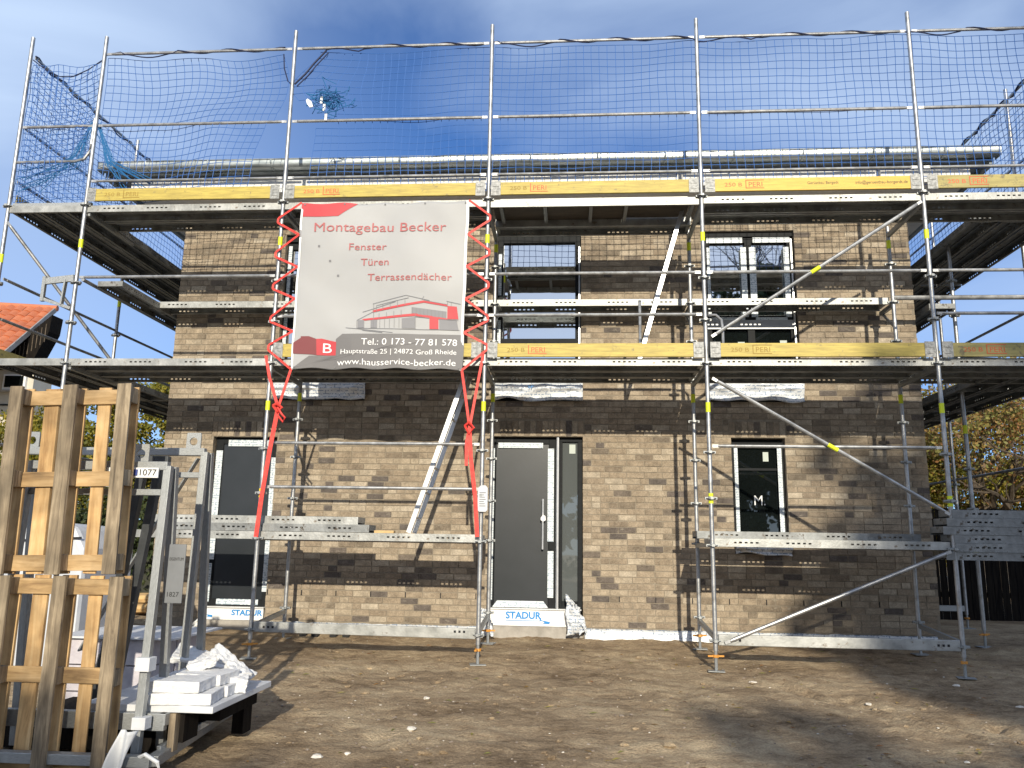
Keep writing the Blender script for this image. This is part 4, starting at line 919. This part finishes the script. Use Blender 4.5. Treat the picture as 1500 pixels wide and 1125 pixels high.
net(66, 20, sideR, lambda u, v: True).obj('safety_net', netm, None, label='blue safety net along the right side scaffold beyond the roof corner', cat='net')
m = MB(); m.tube([Vector((11.94, 0, 7.35))*(1-k/90)+Vector((11.94, 6.6, 7.35))*(k/90)+Vector((.03*math.cos(k*.9), 0, .03*math.sin(k*.9))) for k in range(91)], .011, 5)
link('border_rope', m.mesh('border_rope', rope), label='dark rope wound round the right side top guardrail', cat='rope')

# ================================================================== FOREGROUND LEFT: pallets
def pallet(name, origin, tilt, label, yaw_=0.0, H=1.18):
    """stood on end: local x across (0..0.80), z up (0..H), y depth, front = -y"""
    t = thing(name, label, 'pallet', origin, 'upright wooden pallets'); t.rotation_euler = (0, tilt, yaw_)
    def part(n_, mb, mt): return link(n_, mb.mesh(n_, mt), t, loc=(0, 0, 0), bevel=.003)
    def jit(mb, a=.003): mb.v = [(x+random.uniform(-a, a), y+random.uniform(-a, a), z_+random.uniform(-a, a)) for x, y, z_ in mb.v]; return mb
    for x in (0, .36, .72):                                     # runners
        part('runner', jit(MB().box(x, x+.088, -.022, 0, 0, H)), pal_old)
    for z0_ in (.02, H/2-.05, H-.115):
        for x in (0, .36, .72):
            part('block', jit(MB().box(x+.004, x+.084, .001, .075, z0_, z0_+.10)), pal_old)
        part('cross_board', jit(MB().box(.0, .80, .0765, .096, z0_-.0, z0_+.095)), pal_x)
    for x, w in ((0, .085), (.165, .10), (.345, .10), (.53, .085), (.71, .085)):
        part('deck_board', jit(MB().box(x, x+w, .0975, .118, .0, H)), pal_new)
    return t
pallet('pallet', (2.42, -4.10, 1.02), math.radians(-1.2), 'upper of two wooden pallets standing on end at the left edge')
pallet('pallet', (2.47, -4.08, -.162), math.radians(-.2), 'lower of two wooden pallets standing on end at the left edge')

# ------------------------------------------------------------------ racks
def rack(name, label, x0, x1, y, ztop, zb, words=None, plate=None, dark=None):
    t = thing(name, label, 'rack', ((x0+x1)/2, y, zb), 'galvanised transport racks')
    def part(n_, mb, mt, bev=.003): return mb.obj(n_, mt, t, bevel=bev)
    part('top_bar', MB().bar((x0, y, ztop), (x1, y, ztop), .05, .055), galv)
    part('lower_bar', MB().bar((x0, y, ztop-.17), (x1, y, ztop-.17), .03, .04), galv)
    for k, (yy, xo) in enumerate(((y-.06, 0), (y+.20, .0))):
        part('leg', MB().bar((x1, y+(.0 if k == 0 else .07), ztop), (x1+xo, yy+(.0 if k == 0 else .05), zb), .05, .045, up=(0, 1, 0)), galv)
        part('leg', MB().bar((x0, y+(.0 if k == 0 else .07), ztop), (x0, yy, zb), .05, .045, up=(0, 1, 0)), galv)
    return t, part
rf, part = rack('transport_rack', 'front galvanised rack marked 1077 behind the pallets', 2.45, 3.39, -3.9, 1.715, -.05)
def lug(part, x, y, z_, w=.11, h=.13):
    m = MB(); k = 14; ring = []; outer = []
    for i in range(k):
        a = 2*math.pi*i/k; ring.append((x+.03*math.cos(a), z_+h*.5+.03*math.sin(a)))
        ox = max(-1, min(1, 1.5*math.cos(a))); oz = max(-1, min(1, 1.5*math.sin(a))); outer.append((x+w/2*ox, z_+h*.5+h/2*oz))
    for yy in (y-.006, y+.006):
        m.v += [(a, yy, b_) for a, b_ in ring]+[(a, yy, b_) for a, b_ in outer]
    for i in range(k):
        j = (i+1) % k; m.f += [(i, j, k+j, k+i), (2*k+i, 3*k+i, 3*k+j, 2*k+j), (i, 2*k+i, 2*k+j, j), (k+i, k+j, 3*k+j, 3*k+i)]
    return part('lifting_lug', m, galv, 0)
lug(part, 3.185, -3.88, 1.73)
sg = part('sign_plate', MB().box(3.0, 3.345, -3.945, -3.93, 1.635, 1.70), white)
text('1077', 3.225, 3.335, 1.65, -3.948, black_ink, sg, .042)
part('logo_patch', MB().box(3.135, 3.165, -3.95, -3.9465, 1.648, 1.688).box(3.18, 3.21, -3.95, -3.9465, 1.648, 1.688), darkblue_ink, 0)
part('tape_wrap', MB().box(3.35, 3.44, -4.0, -3.91, .46, .54), plaster); part('tape_wrap', MB().box(3.37, 3.455, -4.01, -3.93, .13, .20), plaster)
pl = part('info_plate', MB().box(3.46, 3.57, -3.93, -3.92, .86, 1.22), noisemat('grey_plate', (.16, .165, .17), (.20, .205, .21), 5, 3, .5))
text('EIGENTUM', 3.47, 3.56, 1.12, -3.932, black_ink, pl, .02); text('1827', 3.475, 3.55, .90, -3.932, black_ink, pl, .03)
rr_, part = rack('transport_rack', 'taller rear galvanised rack standing against the left end of the brick wall', 1.85, 3.30, -3.2, 1.885, .02)
lug(part, 3.195, -3.18, 1.90); lug(part, 1.94, -3.18, 1.90)
part('brace', MB().bar((3.24, -3.18, 1.84), (2.78, -3.14, 1.05), .012, .05, up=(0, 1, 0)), galv)
part('brace', MB().bar((2.78, -3.14, 1.05), (2.45, -3.1, .45), .012, .05, up=(0, 1, 0)), galv)
part('sign_plate', MB().box(2.35, 2.7, -3.235, -3.228, 1.62, 1.70), white)
shadedsteel = noisemat('shaded_rack_steel', (.05, .055, .06), (.08, .085, .09), 8, 4, .5, .4)  # rack legs standing in shade: the shade is put into the base colour
t = thing('shaded_frame', 'rack legs leaning between the two galvanised racks, coloured dark for shade', 'frame', (2.9, -3.5, 0))
for xa, xb in ((2.98, 2.72), (3.10, 2.83)): MB().bar((xa, -3.45, 1.80), (xb, -3.30, .05), .055, .06, up=(0, 1, 0)).obj('leg', shadedsteel, t, bevel=.004)
MB().bar((2.90, -3.45, 1.80), (3.16, -3.45, 1.80), .05, .05).obj('top_bar', shadedsteel, t, bevel=.004)
MB().bar((2.75, -3.34, .45), (2.5, -3.0, .05), .03, .04).obj('strut', shadedsteel, t)
# rack base frame
t = thing('rack_base', 'galvanised base frame on the ground under the racks', 'frame', (3.0, -3.4, -.1))
for a, b_, w, h_ in (((3.54, -4.05, -.03), (3.42, -2.55, -.0), .07, .06), ((2.1, -4.05, -.03), (3.54, -4.05, -.03), .07, .06), ((2.1, -2.6, .0), (3.42, -2.55, .0), .07, .06), ((2.3, -3.88, .155), (3.52, -3.88, .155), .05, .10), ((3.50, -3.9, .17), (3.62, -3.1, .17), .05, .07), ((3.42, -2.6, .1), (3.42, -2.6, -.02), .06, .06), ((3.50, -3.9, -.0), (3.70, -3.0, .15), .03, .04)):
    MB().bar(a, b_, w, h_).obj('beam', galv, t, bevel=.004)
MB().box(3.53, 3.57, -3.86, -3.80, -.02, .20).obj('wooden_block', pal_old, t)
MB().box(2.2, 3.3, -3.6, -2.7, -.09, .06).obj('timber_bearer', dwood, t)
# plate with foam blocks
link('panel_board', MB().prism([(2.95, .205), (3.80, .205), (3.80, .245), (2.95, .245)], -3.86, -2.87).mesh('panel_board', plaster), bevel=.004, label='pale grey board lying flat on the rack base beside the foam blocks', cat='board')
link('timber_stand', MB().box(3.30, 3.72, -3.55, -2.92, .10, .203).box(3.62, 3.70, -3.1, -2.95, -.08, .10).box(3.35, 3.42, -3.1, -2.95, -.08, .10).box(3.5, 3.60, -3.80, -3.6, .02, .203).mesh('timber_stand', dwood), label='dark timber frame carrying the flat grey board', cat='frame')
random.seed(11)
EPS = []
for lay, (n_, z_) in enumerate(((2, .247), (2, .318))):
    for k in range(n_): EPS.append((3.60-.05*lay+random.uniform(-.03, .02), -3.72+k*.30+random.uniform(-.01, .02), z_, random.uniform(-.16, .16)))
names = ['lower front', 'lower rear', 'upper front', 'upper rear']
for k, (x, y, z_, r_) in enumerate(EPS):
    link('foam_block', MB().box(-.22, .16, -.14, .14, 0, .068).mesh('foam_block', foam), loc=(x, y, z_), rot=(0, 0, r_), bevel=.006, label='white foam block, %s one in the pile on the grey board' % names[k], cat='foam block', group='white foam blocks')
lb = ['flat slanted white foam slab on top of the pile', 'grey white foam sheet leaning against the foam pile', 'small broken foam piece at the right of the pile', 'crumbled foam chunk nearest the board edge', 'broken foam wedge lying on top of the pile', 'long broken foam strip sticking out right of the pile']
_tex = bpy.data.textures.new('crumble', 'CLOUDS'); _tex.noise_scale = .045
for k, (x, y, z_, sx_, sy_, sz2, r_) in enumerate([(3.36, -3.1, .41, .18, .14, .03, (.2, .3, .4)), (3.50, -3.10, .38, .12, .14, .02, (.5, .6, .2)), (3.66, -3.2, .34, .07, .07, .05, (.3, .2, .9)), (3.70, -3.36, .31, .09, .07, .05, (.1, .2, .5)), (3.48, -3.35, .42, .09, .07, .03, (.1, -.2, .5)), (3.60, -3.05, .36, .14, .04, .02, (.2, .45, .3))]):
    m = MB().box(-sx_, sx_, -sy_, sy_, -sz2, sz2); m.v = [(a+random.uniform(-.02, .02), b_+random.uniform(-.02, .02), c+random.uniform(-.012, .012)) for a, b_, c in m.v]
    link('foam_piece', m.mesh('foam_piece', foam), loc=(x, y, z_), rot=r_, bevel=.004, label=lb[k], cat='foam piece', group='broken foam pieces')
for o in [q for q in bpy.data.objects if q.name.startswith(('foam_block', 'foam_piece'))]:
    m1 = o.modifiers.new('sub', 'SUBSURF'); m1.subdivision_type = 'SIMPLE'; m1.levels = m1.render_levels = 4 if 'piece' in o.name else 3
    m2 = o.modifiers.new('crumble', 'DISPLACE'); m2.texture = _tex; m2.strength = .035 if 'piece' in o.name else .014; m2.mid_level = .5
# aerated concrete block stack behind racks
k = 0
for lay in range(3):
    for i in range(3):
        for j in range(2):
            link('concrete_block', MB().box(-.115, .115, -.2, .2, -.095, .095).mesh('concrete_block', blockm), loc=(2.10+i*.245+random.uniform(-.006, .006), -2.35+j*.42, -.03+lay*.20), rot=(0, 0, random.uniform(-.01, .01)), bevel=.004,
                 label='pale concrete block, %s layer, %s column, %s row of the stack behind the racks' % (['lowest', 'second', 'third', 'top'][lay], ['first', 'second', 'third'][i], ['front', 'back'][j]), cat='concrete block', group='aerated concrete blocks behind the racks')
link('wrap_sheet', MB().box(1.9, 2.9, -2.6, -1.7, .475, .49).mesh('wrap_sheet', plaster), label='pale cover sheet lying on the concrete block stack', cat='sheet')
# crumpled film at foot
sheet(10, 14, lambda u, v: (3.26+.11*u+.10*v, -4.12-.03*math.sin(6*u+v*4), -.15+.30*v-.0*u), 'plastic_film', plaster, None, label='white plastic film hanging from the front rack foot', cat='film')
m = MB(); m.tube([(3.44, -4.05, -.02), (3.52, -4.10, .02), (3.60, -4.10, -.02), (3.62, -4.08, -.12), (3.52, -4.05, -.16)], .012, 6)
link('strap_loop', m.mesh('strap_loop', white), label='white strap loop lying at the foot of the front rack', cat='strap')
# white plastic body seen through the pallets
t = thing('plastic_bin', 'white plastic container seen through the upper pallet', 'container', (.9, -1.2, 0))
m = MB().prism([(-.1, .75), (.2, 1.30), (.45, 1.42), (1.3, 1.36), (1.42, 1.15), (1.42, .0), (-.1, .0)], -1.5, -.6); m.obj('body', pvc, t, bevel=.05)
for x, z_ in ((.55, .98), (1.15, 1.12), (1.15, .9), (.6, .6), (1.25, .75)): MB().box(x, x+.05, -1.512, -1.505, z_, z_+.10).obj('slot', slot, t)
MB().bar((.1, -1.51, 1.18), (1.38, -1.51, 1.25), .012, .02).obj('seam', slot, t)

# black spacers below the ledger, crumpled foil by the door
for k, x in enumerate((2.65, 2.80, 3.03, 3.19)):
    link('spacer_block', MB().box(x, x+.08, 1.20, 1.28, gz(x, 1.2), gz(x, 1.2)+.09).mesh('spacer_block', rubber), label='%s small black block under the base ledger' % ['leftmost', 'second from left', 'third from left', 'rightmost'][k], cat='block', group='small black blocks')
def crump(name, pts, mat, label, seed):
    def fn(u, v):
        a = Vector(pts[0]).lerp(Vector(pts[1]), u); b_ = Vector(pts[3]).lerp(Vector(pts[2]), u); p = b_.lerp(a, v)
        q = noise.fractal(Vector((u*4, v*4, seed)), 1, 2.1, 4); r_ = noise.fractal(Vector((u*5, v*3, seed+5)), 1, 2.1, 4); return p+Vector((.04*r_, -.09*abs(q), .03*q))
    return sheet(22, 22, fn, name, mat, None, .003, label=label, cat='foil')
crump('crumpled_foil', [(5.93, 1.5, .66), (6.10, 1.5, .50), (6.20, 1.42, .22), (5.95, 1.42, .16)], foil, 'crumpled silvery foil bunched at the right foot of the front door', 2)
crump('crumpled_foil', [(4.84, 1.5, .46), (4.97, 1.5, .45), (5.03, 1.42, .15), (4.84, 1.42, .14)], foil, 'crumpled foil at the left foot of the front door', 4)
sheet(14, 8, lambda u, v: (1.10+.18*u, 1.45-.05*noise.noise(Vector((u*4, v*4, 1))), .12+.22*v*u), 'crumpled_foil', white, None, label='torn white sheet at the left end of the grey door sill', cat='foil')

# ------------------------------------------------------------------ rubble
random.seed(21)
def stone(name, x, y, r, mat, squash=.5, **k):
    m = MB(); ph = []
    nlat, nlon = 4, 7; m.v.append((0, 0, r*squash))
    for i in range(1, nlat):
        for j in range(nlon):
            a = math.pi*i/nlat; b_ = 2*math.pi*j/nlon; q = r*random.uniform(.7, 1.15); m.v.append((q*math.sin(a)*math.cos(b_), q*math.sin(a)*math.sin(b_), q*squash*math.cos(a)))
    m.v.append((0, 0, -r*squash)); e = len(m.v)-1
    for j in range(nlon): m.f.append((0, 1+j, 1+(j+1) % nlon)); m.f.append((e, e-nlon+(j+1) % nlon, e-nlon+j))
    for i in range(nlat-2):
        for j in range(nlon): a = 1+i*nlon+j; b_ = 1+i*nlon+(j+1) % nlon; m.f.append((a, a+nlon, b_+nlon, b_))
    return m
bits = [(3.85+.0, -2.45, .03), ]
chalk = noisemat('chalky_rubble', (.55, .50, .42), (.75, .70, .62), 20, 4, .9, 0, .3, 60)
brownst = noisemat('brown_pebble', (.16, .12, .09), (.36, .30, .24), 12, 4, .9, 0, .3, 60)
big = [(4.75, -1.65, .05, 'round pale stone in the middle of the sunlit soil'), (4.83, -2.75, .06, 'flat white rubble chip in front of the door'), (4.35, -3.45, .06, 'largest white rubble chip near the bottom edge'), (4.52, -3.35, .035, 'small white chip beside the largest rubble chip'),
       (7.78, -.45, .06, 'pale stone beside the foot of the middle right standard'), (9.75, -.35, .05, 'white stone beside the rightmost base plate'), (8.6, -1.25, .045, 'thin white chip on the dark soil at right'), (9.85, -1.3, .05, 'pale stone at the right edge of the soil'), (8.6, -3.05, .03, 'tiny white chip low on the right'), (4.75, -2.2, .035, 'brown stone left of the dark soil patch')]
for x, y, r_, lbl in big:
    r_ *= .72
    link('stone', stone('', 0, 0, r_, chalk, .4).mesh('stone', chalk if 'brown' not in lbl else brownst, False), loc=(x, y, gfine(x, y)+r_*.2), rot=(0, 0, random.uniform(0, 6)), label=lbl, cat='stone')
def scatter(n, mat, rng, name, label):
    m = MB()
    for _ in range(n):
        x = random.uniform(2.6, 11.5); y = random.choice([random.uniform(-4.6, 1.3), random.triangular(-4.6, 1.3, -3)])
        if x < 3.9 and y < -2.4: continue
        r_ = random.uniform(*rng)*(1.6 if random.random() < .04 else 1); s_ = stone('', 0, 0, r_, None, .5); a = random.uniform(0, 6.3); n0 = len(m.v); z_ = gfine(x, y)+r_*.15
        m.v += [(x+p[0]*math.cos(a)*1.3-p[1]*math.sin(a), y+p[0]*math.sin(a)*1.3+p[1]*math.cos(a), z_+p[2]) for p in s_.v]; m.f += [tuple(i+n0 for i in f) for f in s_.f]
    m.obj(name, mat, None, kind='stuff', label=label)
scatter(110, chalk, (.004, .010), 'rubble', 'small white rubble crumbs scattered over the soil')
scatter(800, brownst, (.005, .014), 'gravel', 'brown grit and pebbles on the soil')
scatter(160, soil, (.014, .034), 'soil_clod', 'small lumps of loose soil')
m = MB()
for _ in range(260):    # dry straw and leaves
    x = random.uniform(2.8, 11.2); y = random.uniform(-4.4, 1.2)
    if x < 3.9 and y < -2.4: continue
    z_ = gfine(x, y)+.012; a = random.uniform(0, 6.3); l_ = random.uniform(.015, .05); w_ = random.uniform(.003, .014); d = (math.cos(a), math.sin(a)); n = len(m.v)
    m.v += [(x-d[0]*l_, y-d[1]*l_, z_-.004), (x-d[1]*w_, y+d[0]*w_, z_+.006), (x+d[0]*l_, y+d[1]*l_, z_), (x+d[1]*w_, y-d[0]*w_, z_+.001)]; m.f.append((n, n+1, n+2, n+3))
m.obj('dry_litter', leaf_aut, None, kind='stuff', label='dry leaves and straw bits on the soil')

# ================================================================== BACKGROUND
# fence at the right
fe = thing('board_fence', 'black wooden board fence standing beyond the right side of the house', 'fence', (14, 5.7, 0))
random.seed(4); x = 10.9
while x < 19:
    h_ = 1.98+random.uniform(-.02, .02); bx(x, x+.115, 5.68+random.uniform(0, .012), 5.705, .1, h_).obj('fence_board', dwood, fe); x += .125
for z_ in (.5, 1.75): bx(10.9, 19, 5.71, 5.75, z_, z_+.09).obj('fence_rail', dwood, fe)

def crown_mesh(name, mat, center, rad, n, leaf, clumps, seed, shell=.55, squash=1.0):
    rs = np.random.RandomState(seed); C = []
    for _ in range(clumps):
        d = rs.normal(size=3); d /= np.linalg.norm(d); q = rs.uniform(shell, 1.0)**.7
        C.append(np.array(center)+d*np.array(rad)*q*(1+.25*rs.normal()))
    C = np.array(C); cr_ = np.array(rad).mean()*rs.uniform(.16, .34, clumps)
    idx = rs.randint(0, clumps, n); off = rs.normal(size=(n, 3)); off /= np.linalg.norm(off, axis=1)[:, None]; off *= rs.uniform(.2, 1, n)[:, None]**.6
    p = C[idx]+off*cr_[idx][:, None]*np.array([1, 1, .75])
    a = rs.normal(size=(n, 3)); a /= np.linalg.norm(a, axis=1)[:, None]; b_ = np.cross(a, rs.normal(size=(n, 3))); b_ /= np.linalg.norm(b_, axis=1)[:, None]
    s_ = (leaf*rs.uniform(.6, 1.3, n))[:, None]
    v = np.stack([p-a*s_, p+b_*s_*.6, p+a*s_, p-b_*s_*.6], 1).reshape(-1, 3)
    me = bpy.data.meshes.new(name); me.vertices.add(4*n); me.vertices.foreach_set('co', v.ravel()); me.loops.add(4*n); me.loops.foreach_set('vertex_index', np.arange(4*n)); me.polygons.add(n)
    me.polygons.foreach_set('loop_start', np.arange(0, 4*n, 4)); me.polygons.foreach_set('loop_total', np.full(n, 4)); me.materials.append(mat); me.update(calc_edges=True); me.validate()
    return me
def branches(m, p, d, l_, r_, depth, rnd, spread=.6, kmin=2):
    q = p+d*l_; mid = p+d*l_*.5+Vector((rnd.uniform(-1, 1), rnd.uniform(-1, 1), 0))*l_*.05
    m.tube([p, mid, q], [r_, r_*.85, r_*.68], 6 if depth > 2 else 4, False)
    if depth == 0: return
    for k in range(rnd.choice([kmin, kmin+1])):
        nd = (d+Vector((rnd.gauss(0, spread), rnd.gauss(0, spread), rnd.gauss(.1, spread*.6)))).normalized(); branches(m, q if rnd.random() < .7 else mid, nd, l_*rnd.uniform(.62, .85), r_*.6, depth-1, rnd, spread, kmin)
def tree(label, base, h, crown_c, crown_r, n, leaf, mat, seed, clumps=70, trunk_r=.18, depth=4, spread=.5, name='tree', shell=.5, first=.34):
    t = thing(name, label, 'tree', base); rnd = random.Random(seed); m = MB()
    branches(m, Vector(base), Vector((0, 0, 1)), h*first, trunk_r, depth, rnd, spread, 2); m.obj('trunk', bark, t, True)
    if n:
        me = crown_mesh('crown', mat, crown_c, crown_r, n, leaf, clumps, seed, shell); link('crown', me, t)
    return t
tree('broad tree with sparse rust brown leaves beyond the black fence', (17.3, 14, .1), 5.2, (17.4, 14, 4.4), (3.8, 2.4, 1.9), 30000, .055, leaf_aut, 3, 170, .24, 5)
tree('yellowing tree low behind the fence next to the house corner', (15.5, 15.5, .1), 5, (16.2, 15.5, 2.7), (3.2, 2.0, 1.7), 32000, .06, leaf_yel, 8, 60, .14, 4)
tree('autumn tree at the far right behind the fence', (22.5, 17, .1), 4.6, (22.5, 17, 4.3), (3.4, 3.0, 2.6), 26000, .065, leaf_aut, 12, 110, .2, 4)
tree('yellow and green leaved tree left of the house wall', (-5.4, 12, .1), 3.4, (-5.3, 12, 3.5), (2.1, 1.6, 2.1), 42000, .055, leaf_yel, 5, 120, .10, 1, first=.25)
tree('green tree behind the upper pallet', (-9.6, 14.5, .1), 3.4, (-9.7, 14.5, 3.4), (1.6, 1.5, 2.0), 14000, .06, leaf_yel, 15, 60, .10, 1, first=.25)
tree('slim dark conifer standing far behind the pallets', (-14.0, 21, .1), 6.9, (-14.0, 21, 4.6), (.45, .45, 2.6), 4000, .09, leaf_grn, 6, 60, .10, 0, .3, 'conifer', .1, .9)
tree('thin spruce sapling seen through the upper pallet', (-8.2, 13, .1), 4.6, (-8.2, 13, 3.2), (.35, .35, 1.6), 700, .10, leaf_grn, 7, 40, .04, 0, .2, 'conifer', .1, .98)
hd = thing('hedge', 'dense dark green hedge left of the brick wall behind the racks', 'hedge', (-3.5, 7.5, 0))
link('hedge_foliage', crown_mesh('hedge_foliage', leaf_grn, (-4.4, 8, 1.1), (4.2, .7, 1.15), 26000, .06, 160, 9, .1), hd)
bx(-8.5, .2, 7.9, 8.3, .1, 1.6).obj('hedge_core', noisemat('hedge_core', (.02, .022, .012), (.03, .032, .018), 4), hd)
# low bits behind racks: log pile / earth mound
m = MB(); random.seed(9)
for k in range(6): m.__init__(); m.tube([(-1.6+k*.1, 3.0+k*.12, .22+.12*(k % 2)), (.25, 3.1+k*.1, .24+.14*(k % 2))], .07, 8); link('timber_log', m.mesh('timber_log', plank_w, True), label='%s timber pole lying on the soil left of the house' % ['first', 'second', 'third', 'fourth', 'fifth', 'sixth'][k], cat='timber', group='timber poles beside the house')
# neighbour house
nh = thing('neighbour_house', 'beige neighbouring house with orange clay tile roof behind the left scaffold', 'house', (-14, 15.5, 0))
bx(-17, -11.0, 15.0, 15.9, 0, 6.45).obj('wall', render_w, nh)
MB().prism([(-10.62, 8.25), (-10.66, 7.70), (-11.2, 6.46), (-17, 6.46), (-17, 7.3), (-12.0, 7.02)], 14.93, 15.5).obj('gable_cladding', dwood, nh)
for k in range(9): x = -10.78-k*.13; bx(x, x+.025, 14.915, 14.929, 7.35-k*.10, 7.95-k*.12).obj('cladding_batten', bark, nh)
ridge = Vector((-11.30, 16.0, 8.80)); dn = Vector((0, -2.0, -1.92)).normalized(); al = Vector((-1, -.16, 0.02)).normalized()
tm = MB(); K_ = 8
def prof(a): return .045*math.sin(a*math.pi*1.25) if a < .8 else -.02*math.sin((a-.8)/.2*math.pi)
for i in range(K_+1):
    a = i/K_; tm.v += [(-.15+.30*a, 0, prof(a)), (-.15+.30*a, -.36, prof(a)+.03)]
n = len(tm.v); tm.v += [(-.15+.30*i/K_, -.36, -.03) for i in range(K_+1)]
tm.f = [(2*i, 2*i+1, 2*i+3, 2*i+2) for i in range(K_)]+[(2*i+1, n+i, n+i+1, 2*i+3) for i in range(K_)]
tmm = tm.mesh('roof_tile', tilem, True); ang = math.atan2(1.92, 2.0)
for r_ in range(13):
    for c in range(16):
        p = ridge+dn*(r_*.335)+al*(.15+c*.30)
        link('roof_tile', tmm, nh, loc=(p.x+14, p.y-15.5, p.z+random.uniform(-.006, .006)), rot=(ang, 0, math.radians(9)+random.uniform(-.01, .01)))
MB().bar(ridge+Vector((.02, .0, -.07)), ridge+dn*4.2+Vector((.02, 0, -.07)), .05, .15).obj('verge_board', noisemat('grey_verge', (.2, .2, .2), (.27, .27, .27), 4), nh)
MB().tube([ridge+Vector((.05, .06, .0)), ridge+al*7+Vector((0, .06, 0))], .10, 10).obj('ridge', tilem, nh)
v_ = MB(); a = ridge+Vector((0, 0, -.07)); b_ = a+dn*4.2; c_ = al*7; e_ = Vector((0, .06, -.08)); q = [a, b_, b_+c_, a+c_]; v_.v = [tuple(p) for p in q]+[tuple(p+e_) for p in q]
v_.f = [(0, 1, 2, 3), (7, 6, 5, 4), (0, 4, 5, 1), (1, 5, 6, 2), (2, 6, 7, 3), (3, 7, 4, 0)]; v_.obj('roof_deck', dwood, nh)
wn_ = bx(-11.95, -11.2, 14.90, 14.998, 5.80, 6.30).obj('window', white, nh); bx(-11.88, -11.27, 14.88, 14.899, 5.88, 6.24).obj('pane', glass_d, wn_)
bx(-12.0, -11.15, 14.85, 14.999, 5.73, 5.79).obj('window_sill', concrete, nh); bx(-12.0, -11.2, 14.95, 14.999, 5.30, 5.35).obj('ledge', slot, nh)

# trees behind the viewer: shade the soil and the right of the wall, mirrored in the windows
t = thing('shrubbery', 'tall evergreen shrubbery opposite the right half of the house', 'shrubs', (16, -32, 0))
link('crown', crown_mesh('crown', leaf_grn, (16.7, -32, 9.2), (4.3, 2.5, 6.6), 60000, .24, 260, 31, .0), t)
MB().tube([(16, -32, -.3), (16.1, -32, 8)], [.3, .12], 8).obj('trunk', bark, t)
t = thing('shrubbery', 'loose lower shrubs opposite the front door', 'shrubs', (9.9, -32, 0))
link('crown', crown_mesh('crown', leaf_grn, (10.4, -32, 8.2), (3.6, 1.5, 2.9), 5200, .22, 60, 33, .0), t); MB().tube([(9.9, -32, -.3), (9.9, -32, 7)], [.2, .08], 8).obj('trunk', bark, t)
t = thing('shrubbery', 'low hedge opposite the pallets', 'shrubs', (3, -32, 0))
link('crown', crown_mesh('crown', leaf_grn, (4.0, -32, 6.0), (6.5, 1.4, 4.4), 34000, .22, 200, 35, .0), t); MB().tube([(3, -32, -.3), (3, -32, 5)], [.2, .08], 8).obj('trunk', bark, t)
tree('bare tree rising above the evergreen shrubbery opposite the house', (15.5, -34, -.3), 22, None, None, 0, 0, None, 44, 0, .34, 7, .42)
print('objects', len(bpy.data.objects))
